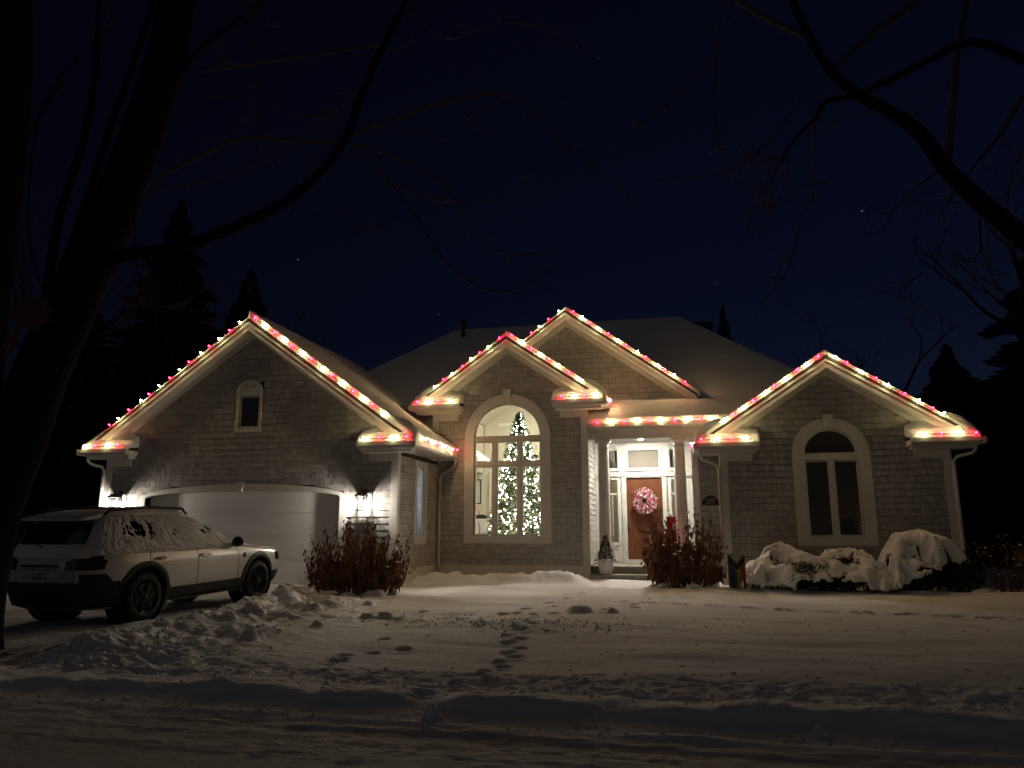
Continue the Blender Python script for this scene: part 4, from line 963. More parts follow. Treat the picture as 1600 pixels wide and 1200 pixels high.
# ================================================================== SHRUBS
def dried_shrub(x, y, rx, h, n, seed, label):
    r = random.Random(seed); z0 = gz(x, y) - .03
    root = thing('dried_shrub', label, 'shrub', (x, y, z0), group='brown dried shrubs in front of the house')
    st = MB(); lf = MB(); hd = MB(); sn = MB()
    for k in range(n):
        a_ = k * 2.39996 + r.uniform(-.3, .3); q = math.sqrt((k + .5) / n); bx = x + q * rx * .72 * math.cos(a_); by = y + q * rx * .45 * math.sin(a_)
        tall = r.random() < .36
        hh = h * (r.uniform(.74, 1.06) if tall else r.uniform(.30, .66)) * (1 - .36 * q ** 2.5); lean = rx * .30 * q
        tx, ty = bx + lean * math.cos(a_) + r.uniform(-.09, .09), by + lean * .7 * math.sin(a_) + r.uniform(-.09, .09)
        mid = Vector(((bx * .6 + tx * .4), (by * .6 + ty * .4), z0 + hh * .55)); top = Vector((tx, ty, z0 + hh))
        pts = [Vector((bx, by, z0)), mid, top]
        st.tube(pts, .010, .004, 5, False)
        for j in range(r.randint(34, 46) if tall else r.randint(14, 22)):
            t = 1 - .72 * r.random() ** 1.15; p = (pts[0].lerp(mid, t / .55) if t < .55 else mid.lerp(top, (t - .55) / .45))
            b_ = r.uniform(0, 6.3); sp = .15 + .85 * min(1, (1.02 - t) / .30)
            p = p + Vector((math.cos(b_), math.sin(b_), 0)) * (.004 + .035 * r.random() * sp)
            L_ = r.uniform(.10, .19) * (.45 + .55 * sp); d = Vector((math.cos(b_) * .28, math.sin(b_) * .28, -1 + r.uniform(-.1, .15) + (2.0 if t > .985 else 0))).normalized() * L_
            w = d.cross(Vector((math.sin(b_), -math.cos(b_), .2)))
            w = (w.normalized() if w.length > 1e-6 else Vector((1, 0, 0))) * L_ * r.uniform(.13, .22); cu = Vector((math.cos(b_), math.sin(b_), 0)) * L_ * .16
            lf.add([p, p + d * .5 + w + cu, p + d, p + d * .5 - w + cu, p + d * .5 - cu * .3], [(0, 1, 4), (1, 2, 4), (2, 3, 4), (3, 0, 4)])
    for k in range(20):
        a_ = r.uniform(0, 6.3); q = math.sqrt(r.random()); hx = x + q * rx * .8 * math.cos(a_); hy = y + q * rx * .6 * math.sin(a_) - .15; hz = z0 + r.uniform(.2, .62) * h * (1.0 - .3 * q)
        s = r.uniform(.035, .06)
        for j in range(22):
            v = Vector((r.gauss(0, 1), r.gauss(0, 1), r.gauss(0, 1))).normalized() * s * r.uniform(.6, 1.1)
            hd.ell(Vector((hx, hy, hz)) + v, (s * .3, s * .3, s * .3), 5, 3)
        st.tube([(hx, hy, hz), ((hx * .4 + x * .6), (hy * .4 + y * .6), z0)], .006, .008, 5, False)
        if k % 5 == 0: sn.ell((hx, hy, hz + s * .9), (s * .9, s * .9, s * .4), 8, 5)
    for k in range(9):
        a_ = r.uniform(0, 6.3); sn.ell((x + rx * .7 * math.cos(a_), y + rx * .5 * math.sin(a_) - .1, z0 + .05), (r.uniform(.08, .2), r.uniform(.08, .2), r.uniform(.06, .13)), 9, 6)
    part('stems', st, stem_m, root, kind='stuff'); part('leaves', lf, leafbrown_m, root, kind='stuff')
    part('seed_heads', hd, head_m, root, kind='stuff'); part('snow_clumps', sn, snow_m, root, smooth=True, kind='stuff')
dried_shrub(-6.83, 15.1, 1.25, 1.66, 120, 21, 'bushy dried brown shrub in front of the right garage lantern')
dried_shrub(.02, 17.6, 1.02, 1.95, 84, 22, 'tall dried brown shrub in front of the porch column')
def snowy_shrub(label, x0, x1, pads, hem, foliage, seed, loc):
    r = random.Random(seed); root = thing('snow_covered_shrub', label, 'shrub', loc, group='evergreen shrubs buried in snow')
    xs = np.arange(x0, x1, .024); ys = np.arange(16.6, 18.75, .024); X_, Y_ = np.meshgrid(xs, ys); x = X_.ravel(); y = Y_.ravel(); x_all, y_all = x, y
    wx = x + (fb2(x, y, 2.6, 3, seed) - .5) * .46; wy = y + (fb2(x, y, 2.6, 3, seed + 7) - .5) * .46
    acc = np.zeros_like(x)
    for (px, py, zt, rx, ry) in pads:
        d2 = ((wx - px) / rx) ** 2 + ((wy - py) / ry) ** 2
        acc = np.maximum(acc, 0) + (zt * np.clip(1 - d2 ** 1.25, 0, 1) ** .55) ** 9
    H_ = acc ** (1 / 9) + ((fb2(x, y, 3.2, 4, seed + 3) - .5) * .26 - np.abs(fb2(x, y, 2.2, 3, seed + 4) - .5) * .25 + (fb2(x, y, 10, 3, seed + 6) - .5) * .045) * (acc > 1e-6)
    cells = [(r.uniform(x0, x1), r.uniform(16.7, 18.6)) for k in range(int((x1 - x0) * 13))]
    F1 = np.full_like(x, 9.); F2 = np.full_like(x, 9.)
    for (qx, qy) in cells:
        d_ = np.hypot(wx - qx, (wy - qy) * 1.2); F2 = np.where(d_ < F1, F1, np.minimum(F2, d_)); F1 = np.minimum(F1, d_)
    H_ = H_ + (acc > 1e-6) * (.04 * np.clip((F2 - F1) / .2, 0, 1) ** .8 - .03)
    gapm = (F2 - F1 < .028) & (fb2(x, y, 3, 2, seed + 9) > .66)
    hm = hem(x) + (fb2(x, y, 4.0, 3, seed + 5) - .5) * .34
    keep = (H_ > hm).reshape(X_.shape); nx, ny = len(xs), len(ys); vs = np.stack([x, y, H_], 1); fs = []
    keep = keep & ~gapm.reshape(X_.shape)
    k4 = keep[:-1, :-1] & keep[1:, :-1] & keep[:-1, 1:] & keep[1:, 1:]
    for j, i in zip(*np.nonzero(k4)): a = j * nx + i; fs.append((a, a + 1, a + 1 + nx, a + nx))
    used = sorted({i for f in fs for i in f}); mp = {u: k for k, u in enumerate(used)}
    me = raw_mesh('snow', vs[used], [[mp[i] for i in f] for f in fs], True)
    o = bpy.data.objects.new('tmp', me); COL.objects.link(o)
    m = o.modifiers.new('s', 'SOLIDIFY'); m.thickness = .075; m.offset = -1
    m = o.modifiers.new('m', 'SMOOTH'); m.iterations = 3; m.factor = .5
    me2_ = bpy.data.meshes.new_from_object(o.evaluated_get(bpy.context.evaluated_depsgraph_get())); bpy.data.objects.remove(o)
    part('snow', me2_, snow_m, root)
    lf = MB()
    for (x, y, z, a, b, c, n) in foliage:
        for k in range(n):
            v = Vector((r.gauss(0, 1), r.gauss(0, 1), r.gauss(0, 1))).normalized() * (r.random() ** .3)
            p = Vector((x + v.x * a, y + v.y * b, max(.02, z + v.z * c))); d = Vector((r.gauss(0, 1), r.gauss(0, 1), r.gauss(.2, .8))).normalized() * r.uniform(.03, .07)
            w = d.cross(Vector((r.gauss(0, 1), r.gauss(0, 1), r.gauss(0, 1)))).normalized() * .012
            lf.add([p - d, p + w, p + d, p - w], [(0, 1, 2), (0, 2, 3)])
    hh_ = H_.copy()
    for k in range(160):
        q_ = r.randrange(len(x_all)); hz_ = hh_[q_]
        if not keep.ravel()[q_]: continue
        if r.random() < .8 and F2[q_] - F1[q_] > .06: continue
        for t in range(7):
            p = Vector((x_all[q_] + r.gauss(0, .03), y_all[q_] + r.gauss(0, .03), hz_ + r.uniform(-.02, .05))); d = Vector((r.gauss(0, .6), r.gauss(0, .6), r.uniform(.2, 1))).normalized() * r.uniform(.02, .05); w = d.cross(Vector((1, .4, .2))).normalized() * .008
            lf.add([p - d, p + w, p + d, p - w], [(0, 1, 2), (0, 2, 3)])
    part('foliage', lf, ever_m, root, kind='stuff')
    tw = MB()
    for (x, y, z, a, b, c, n) in foliage:
        for k in range(5):
            a_ = r.uniform(0, 6.3); tw.tube([(x, y, .03), (x + a * .5 * math.cos(a_), y + b * .5 * math.sin(a_), z), (x + a * .8 * math.cos(a_), y + b * .8 * math.sin(a_), z + c * .6)], .014, .005, 5)
    part('branches', tw, stem_m, root, kind='stuff')
snowy_shrub('low lumpy evergreen shrub sagging under snow beside the garden flag', 1.2, 3.3,
    [(2.2, 17.95, 1.12, .55, .55), (1.75, 17.65, .78, .55, .7), (1.55, 17.35, .52, .36, .55), (2.55, 17.7, .92, .62, .6), (2.25, 17.35, .60, .7, .6), (2.8, 17.25, .52, .5, .5), (2.95, 17.6, .80, .45, .5)],
    lambda x: np.interp(x, [1.2, 1.8, 2.1, 2.5, 3.2], [.08, .10, .14, .30, .36]),
    [(2.3, 17.7, .42, .8, .45, .40, 2600), (2.85, 17.45, .34, .55, .42, .36, 2000), (2.55, 17.3, .5, .3, .25, .2, 600), (1.7, 17.3, .2, .35, .3, .22, 500)], 31, (2.3, 17.5, .02))
snowy_shrub('middle evergreen shrub with arching snow pads under the right window', 2.85, 4.6,
    [(3.4, 18.0, .98, .55, .45), (3.8, 17.95, .95, .45, .5), (3.3, 17.55, .74, .5, .5), (3.85, 17.5, .72, .55, .6), (3.6, 17.2, .52, .5, .45), (4.1, 17.2, .50, .3, .5)],
    lambda x: np.interp(x, [2.8, 3.3, 3.7, 4.0, 4.2, 4.6], [.40, .36, .30, .10, .06, .2]),
    [(3.5, 17.7, .38, .7, .5, .42, 2600), (3.55, 17.55, .62, .42, .3, .14, 900)], 32, (3.6, 17.6, .02))
snowy_shrub('tall domed evergreen shrub capped with deep snow at the right corner', 4.0, 6.5,
    [(4.85, 17.85, 1.32, .75, .75), (5.25, 17.8, 1.28, .70, .7), (4.5, 17.5, 1.0, .5, .6), (4.95, 17.35, .82, .6, .55), (5.6, 17.65, .98, .5, .55), (4.35, 17.2, .62, .3, .45), (5.95, 17.7, .66, .42, .4)],
    lambda x: np.interp(x, [4.0, 4.35, 4.6, 5.0, 5.4, 5.8, 6.4], [.08, .12, .36, .46, .62, .72, .58]),
    [(5.1, 17.75, .48, .85, .55, .50, 4200), (5.75, 17.7, .45, .5, .45, .42, 2400), (4.7, 17.5, .32, .5, .4, .3, 1200)], 33, (5.0, 17.6, .02))
def brush(x, y, rx, h, n, seed, label):
    r = random.Random(seed); root = thing('bare_bush', label, 'bush', (x, y, 0), group='bare bushes at the right edge'); st = MB(); lf = MB(); sn = MB()
    for k in range(n):
        a_ = r.uniform(0, 6.3); q = r.random(); p = [Vector((x + .1 * math.cos(a_), y + .1 * math.sin(a_), 0))]
        for j in range(4): p.append(p[-1] + Vector((math.cos(a_) * rx * .25 * q + r.uniform(-.08, .08), math.sin(a_) * rx * .25 * q + r.uniform(-.08, .08), h * .25 * r.uniform(.7, 1.1))))
        st.tube(p, .010, .003, 5, False)
        for j in range(10):
            c = p[r.randint(1, 4)] + Vector((r.uniform(-.15, .15), r.uniform(-.15, .15), r.uniform(-.2, .1))); s = r.uniform(.03, .06); d = Vector((r.gauss(0, 1), r.gauss(0, 1), -.6)).normalized() * s; w = d.cross(Vector((1, .3, .2))).normalized() * s * .4
            lf.add([c - d, c + w, c + d, c - w], [(0, 1, 2), (0, 2, 3)])
            if r.random() < .045: sn.ell(c, (.028, .028, .014), 7, 4)
    part('stems', st, stem_m, root, kind='stuff'); part('leaves', lf, leafbrown_m, root, kind='stuff'); part('snow_clumps', sn, snow_m, root, smooth=True, kind='stuff')
brush(6.75, 17.9, .8, 1.15, 34, 41, 'bare brown bush just right of the domed snowy shrub')
brush(7.9, 18.3, .9, 1.35, 38, 42, 'bare brown bush at the right edge of the picture')

# ---- garden flag
fg = thing('garden_flag', 'small rainbow garden flag with a dark chevron beside the dried shrub', 'flag', (1.18, 17.1, .05))
part('pole', MB().tube([(1.0, 17.12, -.02), (1.0, 17.12, .86), (1.36, 17.12, .82)], .007, .007, 6), dark_frame, fg)
stripe = [('purple', (.07, .02, .11)), ('blue', (.02, .05, .16)), ('green', (.02, .11, .03)), ('yellow', (.36, .28, .02)), ('orange', (.36, .12, .015)), ('red', (.28, .02, .02))]
def fy(x): return 17.11 + .014 * math.sin((x - 1.0) * 22)
def ftop(x): return .80 - (.26 - abs(x - 1.185) * 1.45) * 1.0 if abs(x - 1.185) < .18 else .80
for i, (nm, c) in enumerate(stripe):
    x0 = 1.01 + i * .0585; x1 = x0 + .0585; vs = []; fs = []
    top = lambda x: .48 + abs(x - 1.185) * 1.1
    for j in range(9):
        for xx in (x0, (x0 + x1) / 2, x1):
            t = j / 8; vs.append((xx, fy(xx), .12 - .06 * (xx - 1.0) + (top(xx) - .12) * t))
    for j in range(8):
        for k in range(2): a = j * 3 + k; fs.append((a, a + 1, a + 4, a + 3))
    n = len(vs); vs += [(x, y + .004, z) for x, y, z in vs]; fs += [tuple(reversed([n + q for q in f])) for f in fs]
    part(nm + '_stripe', MB().add(vs, fs), mat('flag_' + nm, c, .8, var=.1), fg)
for i, (c, o0, o1) in enumerate(((( .015, .012, .012), .0, .10), ((.10, .055, .03), .10, .17), ((.30, .30, .30), .17, .30))):
    vs = []; fs = []
    for k in range(13):
        xx = 1.01 + .351 * k / 12; b0 = .48 + abs(xx - 1.185) * 1.1
        vs += [(xx, fy(xx), b0 + o0 + .001), (xx, fy(xx), min(b0 + o1, .835))]
    fs = [(2 * k, 2 * k + 2, 2 * k + 3, 2 * k + 1) for k in range(12)]
    n = len(vs); vs += [(x, y + .004, z) for x, y, z in vs]; fs += [tuple(reversed([n + q for q in f])) for f in fs]
    part('chevron', MB().add(vs, fs), mat('flag_chevron%d' % i, c, .8, var=.05), fg)

# ================================================================== TREES
LEFT_TREE= [([(-7.85, 6.9, 0.08), (-7.83, 6.95, 0.87), (-7.75, 7.0, 1.65), (-7.56, 7.05, 2.4), (-7.35, 7.1, 3.32), (-7.07, 7.15, 4.16), (-6.71, 7.2, 5.27), (-6.44, 7.25, 6.4), (-6.25, 7.3, 7.5), (-6.21, 7.35, 8.88), (-6.29, 7.4, 10.91)], 0.36, 0.2), ([(-7.86, 6.9, 0.66), (-7.93, 6.8, 2.3), (-7.89, 6.7, 4.19), (-7.77, 6.6, 5.77), (-7.75, 6.5, 7.18), (-7.92, 6.4, 9.25)], 0.3, 0.16), ([(-6.79, 7.1, 4.57), (-6.38, 7.15, 4.65), (-5.93, 7.19, 4.69), (-5.41, 7.24, 4.8), (-4.85, 7.28, 5.0), (-4.39, 7.33, 5.24), (-4.02, 7.37, 5.57), (-3.73, 7.42, 6.02), (-3.57, 7.46, 6.58), (-3.4, 7.51, 7.11), (-3.02, 7.55, 7.98), (-2.81, 7.6, 9.01)], 0.085, 0.03), ([(-7.24, 6.9, 3.35), (-7.2, 6.86, 4.27), (-7.11, 6.82, 5.14), (-6.87, 6.78, 6.02), (-6.78, 6.74, 7.02), (-6.88, 6.7, 8.46)], 0.06, 0.03), ([(-7.3, 7.0, 4.01), (-6.94, 6.92, 4.92), (-6.6, 6.84, 6.02), (-6.31, 6.76, 6.78), (-5.99, 6.68, 7.73), (-5.83, 6.6, 8.44)], 0.05, 0.025), ([(-6.47, 7.2, 6.2), (-6.21, 7.3, 6.94), (-5.78, 7.4, 7.59), (-5.14, 7.5, 8.13), (-4.6, 7.6, 8.98)], 0.05, 0.02), ([(-5.84, 7.4, 7.21), (-5.09, 7.53, 7.31), (-4.26, 7.65, 7.39), (-3.52, 7.78, 7.48), (-3.13, 7.9, 7.38)], 0.025, 0.01), ([(-3.75, 7.5, 6.08), (-3.15, 7.59, 6.3), (-2.69, 7.67, 6.46), (-2.23, 7.76, 6.58), (-1.85, 7.85, 6.58), (-1.51, 7.94, 6.41), (-1.18, 8.02, 5.95), (-0.73, 8.11, 5.57), (-0.37, 8.2, 5.24)], 0.026, 0.006), ([(-3.73, 7.5, 6.02), (-3.29, 7.59, 5.55), (-2.94, 7.67, 5.1), (-2.6, 7.76, 4.54), (-2.23, 7.84, 4.19), (-1.86, 7.93, 4.11), (-1.58, 8.01, 4.24), (-1.38, 8.1, 4.37)], 0.02, 0.005), ([(-3.6, 7.5, 5.96), (-2.98, 7.62, 5.7), (-2.53, 7.73, 5.38), (-2.36, 7.85, 5.04), (-2.03, 7.97, 4.69), (-1.74, 8.08, 4.61), (-1.3, 8.2, 4.66)], 0.016, 0.005), ([(-3.33, 7.7, 5.53), (-2.87, 7.8, 5.36), (-2.42, 7.9, 5.26), (-2.04, 8.0, 5.3), (-1.75, 8.1, 5.51), (-1.61, 8.2, 5.71)], 0.012, 0.004), ([(-6.18, 7.2, 5.64), (-5.46, 7.28, 5.98), (-4.99, 7.35, 6.14), (-4.33, 7.42, 6.04), (-3.81, 7.5, 6.05)], 0.03, 0.014), ([(-6.25, 7.2, 5.48), (-5.46, 7.33, 5.62), (-4.68, 7.45, 5.9), (-4.17, 7.58, 6.38), (-3.73, 7.7, 6.84)], 0.018, 0.006), ([(-3.03, 7.8, 5.05), (-3.37, 7.83, 5.05), (-3.67, 7.85, 5.0), (-3.96, 7.88, 5.34), (-4.16, 7.9, 5.2)], 0.01, 0.003), ([(-5.06, 7.3, 8.14), (-4.99, 7.37, 7.26), (-4.94, 7.43, 6.58), (-4.77, 7.5, 6.11)], 0.012, 0.004), ([(-5.75, 7.2, 6.77), (-5.1, 7.33, 6.64), (-4.36, 7.45, 6.42), (-3.65, 7.58, 6.31), (-3.02, 7.7, 6.17)], 0.014, 0.004), ([(-6.49, 7.1, 4.38), (-6.24, 7.15, 4.18), (-5.95, 7.2, 3.98), (-5.6, 7.25, 4.03), (-5.32, 7.3, 4.24), (-4.92, 7.35, 4.2), (-4.69, 7.4, 4.28)], 0.016, 0.004), ([(-6.18, 7.1, 4.16), (-6.1, 7.15, 4.05), (-5.9, 7.2, 3.92), (-5.64, 7.25, 3.99), (-5.52, 7.3, 4.14)], 0.012, 0.004), ([(-6.2, 7.1, 4.16), (-6.2, 7.13, 3.81), (-6.23, 7.15, 3.73)], 0.008, 0.003), ([(-6.16, 7.1, 4.6), (-6.04, 7.1, 4.35), (-6.15, 7.1, 4.16)], 0.008, 0.004), ([(-3.03, 7.6, 7.74), (-2.57, 7.75, 7.41), (-2.11, 7.9, 7.63), (-1.48, 8.05, 7.64), (-0.86, 8.2, 7.24)], 0.012, 0.003), ([(-2.27, 7.9, 6.67), (-2.24, 7.95, 6.48), (-2.34, 8.0, 6.3)], 0.005, 0.002), ([(-5.08, 7.4, 8.13), (-4.98, 7.45, 7.89), (-4.84, 7.5, 7.77)], 0.012, 0.004), ([(-6.82, 6.8, 7.97), (-6.67, 6.8, 7.67), (-6.74, 6.8, 7.57)], 0.008, 0.003), ([(-5.69, 7.4, 7.67), (-5.57, 7.45, 7.45), (-5.47, 7.5, 7.37)], 0.008, 0.003)]
RIGHT_TREE= [([(4.12, 5.2, 1.28), (3.79, 5.31, 1.79), (3.36, 5.42, 2.3), (2.96, 5.52, 2.82), (2.5, 5.63, 3.44), (2.29, 5.74, 3.81), (2.14, 5.85, 4.13), (2.03, 5.95, 4.49), (1.87, 6.06, 4.77), (1.6, 6.17, 5.09), (1.46, 6.28, 5.41), (1.35, 6.38, 5.8), (1.25, 6.49, 6.29), (1.18, 6.6, 6.96)], 0.09, 0.026), ([(2.66, 5.6, 4.82), (2.38, 5.7, 5.1), (2.09, 5.8, 5.05), (1.82, 5.9, 4.98), (1.55, 6.0, 4.94), (1.37, 6.1, 4.97), (1.31, 6.2, 4.9), (1.15, 6.3, 4.78), (1.03, 6.4, 4.64)], 0.035, 0.012), ([(1.03, 6.4, 4.64), (0.96, 6.4, 4.51), (0.9, 6.4, 4.39)], 0.008, 0.003), ([(1.08, 6.4, 4.66), (1.07, 6.4, 4.5), (0.97, 6.4, 4.21)], 0.008, 0.003), ([(1.03, 6.4, 4.64), (0.94, 6.4, 4.66), (0.84, 6.4, 4.72)], 0.006, 0.002), ([(1.52, 6.4, 5.46), (1.82, 6.27, 5.66), (2.11, 6.13, 5.79), (2.38, 6.0, 5.95)], 0.02, 0.03), ([(0.71, 6.8, 7.08), (0.58, 6.76, 6.19), (0.5, 6.72, 5.47), (0.52, 6.68, 5.04), (0.61, 6.64, 4.73), (0.69, 6.6, 4.53)], 0.014, 0.004), ([(1.24, 6.5, 5.23), (1.04, 6.56, 5.0), (0.84, 6.62, 4.83), (0.61, 6.68, 4.72), (0.37, 6.74, 4.72), (0.15, 6.8, 4.77)], 0.012, 0.003), ([(0.7, 6.5, 4.85), (0.81, 6.5, 4.63), (0.88, 6.5, 4.39), (0.87, 6.5, 4.15)], 0.007, 0.003), ([(1.34, 6.4, 5.09), (1.28, 6.4, 4.36), (1.21, 6.4, 4.15), (1.13, 6.4, 4.0)], 0.007, 0.003), ([(2.2, 6.0, 4.23), (2.07, 6.05, 4.16), (1.88, 6.1, 4.03), (1.73, 6.15, 3.82), (1.55, 6.2, 3.76)], 0.012, 0.003), ([(2.62, 5.6, 4.54), (2.46, 5.7, 4.28), (2.35, 5.8, 4.16), (2.24, 5.9, 4.01), (2.12, 6.0, 3.85)], 0.016, 0.005), ([(2.36, 5.9, 3.89), (2.34, 5.93, 3.54), (2.39, 5.97, 3.34), (2.45, 6.0, 3.17)], 0.01, 0.003), ([(2.33, 5.9, 3.5), (2.28, 5.95, 3.42), (2.19, 6.0, 3.43)], 0.006, 0.002), ([(1.37, 6.5, 5.88), (1.05, 6.67, 6.25), (0.78, 6.83, 6.64), (0.43, 7.0, 7.15)], 0.03, 0.02), ([(1.13, 6.6, 3.88), (1.07, 6.63, 3.75), (1.0, 6.67, 3.58), (0.84, 6.7, 3.44)], 0.008, 0.002), ([(2.0, 6.2, 3.43), (1.93, 6.25, 3.37), (1.82, 6.3, 3.26)], 0.007, 0.002), ([(2.2, 6.0, 4.2), (2.31, 6.0, 4.83), (2.41, 6.0, 5.34), (2.57, 6.0, 5.91)], 0.03, 0.02), ([(0.53, 6.8, 5.97), (0.11, 6.93, 5.66), (-0.29, 7.07, 5.5), (-0.71, 7.2, 5.44)], 0.012, 0.003)]

def poly_smooth(pts, k=4):
    P_ = [Vector(p) for p in pts]; o = []
    for i in range(len(P_) - 1):
        p0, p1, p2, p3 = P_[max(i - 1, 0)], P_[i], P_[i + 1], P_[min(i + 2, len(P_) - 1)]
        for j in range(k):
            t = j / k; o.append(.5 * ((2 * p1) + (p2 - p0) * t + (2 * p0 - 5 * p1 + 4 * p2 - p3) * t * t + (3 * p1 - p0 - 3 * p2 + p3) * t ** 3))
    return o + [P_[-1]]
def twigs(mb, pts, r, n, L0, rad, depth=1):
    for k in range(n):
        i = r.randint(len(pts) // 3, len(pts) - 1); p = pts[i]; d = Vector((r.gauss(0, 1), r.gauss(0, .8), r.gauss(-.2, .6))).normalized(); q = [p]; L_ = L0 * r.uniform(.4, 1.2)
        for j in range(6):
            d = (d + Vector((r.gauss(0, .22), r.gauss(0, .22), r.gauss(.05, .22)))).normalized(); q.append(q[-1] + d * L_ / 6)
        mb.tube(q, rad, rad * .35, 4, False)
        if depth > 0 and r.random() < .6: twigs(mb, q, r, 2, L0 * .45, rad * .6, depth - 1)
def traced_tree(name, label, data, loc, ntrunk, seed, tw_n):
    r = random.Random(seed); root = thing(name, label, 'tree', loc)
    tk = MB(); br = MB(); tw = MB()
    for i, (pts, r0, r1) in enumerate(data):
        p = poly_smooth(pts)
        if i < ntrunk:
            n = len(p); tk.tube(p, [r0 + (r1 - r0) * k / (n - 1) + (.10 * math.exp(-k / 2.5) if p[0].z < .8 else 0) for k in range(n)], None, 14)
        elif r0 > .03: br.tube(p, r0, r1, 9)
        else: tw.tube(p, r0, max(r1, .003), 6)
        if r0 < .12 and i >= ntrunk: twigs(tw, p, r, tw_n, .55, .0045)
    part('trunk', tk, bark_m, root, smooth=True); part('branch', br, bark_m, root, smooth=True); part('twigs', tw, twig_m, root, kind='stuff')
    return root
lt = traced_tree('maple_tree', 'large dark bare maple leaning in from the left edge', LEFT_TREE, (-7.85, 6.9, 0), 2, 51, 9)
rt = traced_tree('bare_tree', 'big bare tree at the right sending a thick limb across the upper corner', RIGHT_TREE, (4.6, 5.2, 0), 1, 52, 8)
rx0, ry0, rz0 = RIGHT_TREE[0][0][0]
part('trunk', MB().tube(poly_smooth([(rx0 + .25, ry0 - .1, -.1), (rx0 + .15, ry0, 1.0), (rx0 + .1, ry0, 2.2), (rx0 + .2, ry0 + .1, 4.5), (rx0 + .1, ry0, 8), (rx0 + .2, ry0, 11)]), .38, .2, 14), bark_m, rt, smooth=True)
# a few dead maple leaves still hanging, close to the lens
leaf_out = [(0, -.5), (.12, -.28), (.42, -.34), (.34, -.12), (.52, .08), (.30, .16), (.34, .42), (.12, .32), (0, .58), (-.12, .32), (-.34, .42), (-.30, .16), (-.52, .08), (-.34, -.12), (-.42, -.34), (-.12, -.28)]
for (c, s, ry, rz) in (((-3.76, 3.5, 2.66), .26, .5, .4), ((-3.92, 3.55, 2.52), .2, -.4, -.3), ((-5.9, 6.9, 3.95), .12, .9, .2)):
    M_ = Matrix.Translation(c) @ Matrix.Rotation(rz, 4, 'Z') @ Matrix.Rotation(ry, 4, 'Y') @ Matrix.Rotation(R_(80), 4, 'X')
    vs = [M_ @ Vector((x * s, y * s, .18 * s * (abs(x) + .5 * y * y))) for x, y in leaf_out] + [M_ @ Vector((0, 0, 0))]
    fs = [(i, (i + 1) % 16, 16) for i in range(16)]; n = 17
    vs += [v + (M_.to_3x3() @ Vector((0, 0, .003))) for v in vs]; fs += [(n + b, n + a, n + c_) for a, b, c_ in fs]
    part('leaf', MB().add(vs, fs), mat('hanging_leaf', (.16, .07, .035), .8, var=.25, vscale=14), lt)
    part('twigs', MB().tube(poly_smooth([M_ @ Vector((0, .55 * s, 0)), Vector(c) + Vector((-.02, .02, s)), Vector(c) + Vector((-.25, .1, s + .5)), Vector(c) + Vector((-.8, .6, s + 1.6)), Vector(c) + Vector((-1.8, 1.8, s + 3.0))]), .003, .010, 5), bark_m, lt)

def spruce(x, y, h, r0, n, seed, label, grp='dark spruces behind the house'):
    r = random.Random(seed); root = thing('spruce_tree', label, 'tree', (x, y, 0), group=grp); mb = MB()
    for k in range(n):
        t = r.random() ** 1.25; z = h * (.05 + .95 * t); R0 = r0 * (1 - t) ** .85 + .06; a_ = r.uniform(0, 6.3)
        ly = .70 + .20 * math.sin(z * 2.3 + seed + 2.4 * math.sin(a_ * 2 + seed)) + .22 * math.sin(z * 6.1 + 3 * math.sin(a_ + seed * 1.7)) + .12 * r.random(); L_ = R0 * ly * r.uniform(.75, 1.1); s0 = .25 + .55 * r.random()
        d = Vector((math.cos(a_), math.sin(a_), 0)); p0 = Vector((x, y, z)) + d * L_ * s0 - Vector((0, 0, L_ * .28 * s0)); p1 = Vector((x, y, z)) + d * L_ - Vector((0, 0, L_ * .34 - .12 * R0))
        w = Vector((-d.y, d.x, 0)) * (.10 + .09 * L_) * r.uniform(.5, 1); dz = Vector((0, 0, -r.uniform(.1, .35)))
        mb.add([p0, p0.lerp(p1, .5) + w + dz * .6, p1, p0.lerp(p1, .5) - w + dz * .6, p0.lerp(p1, .6) + dz], [(0, 1, 2), (0, 2, 3), (0, 4, 2)])
    part('crown', mb, spruce_m, root, kind='stuff'); part('trunk', MB().tube([(x, y, -.1), (x, y, h * .97)], .28, .03, 8), bark_m, root)
spruce(-29.5, 37, 21.5, 7.0, 7000, 61, 'tallest dark spruce rising behind the garage roof')
spruce(-25.6, 39, 17.5, 5.6, 6000, 62, 'dark spruce between the tallest spruce and the garage peak')
spruce(-32.8, 34, 15.5, 5.0, 5000, 63, 'dark spruce left of the tallest spruce')
spruce(3.3, 47, 15.6, 2.6, 2600, 64, 'small spruce tip showing above the main roof ridge')
spruce(14.0, 30, 13.0, 6.0, 6000, 65, 'broad dark spruce right of the rightmost gable')
spruce(11.2, 33, 9.0, 4.6, 5000, 66, 'lower spruce close behind the right wing')
spruce(18.5, 33, 18.0, 7.0, 7000, 67, 'tall spruce at the far right edge')
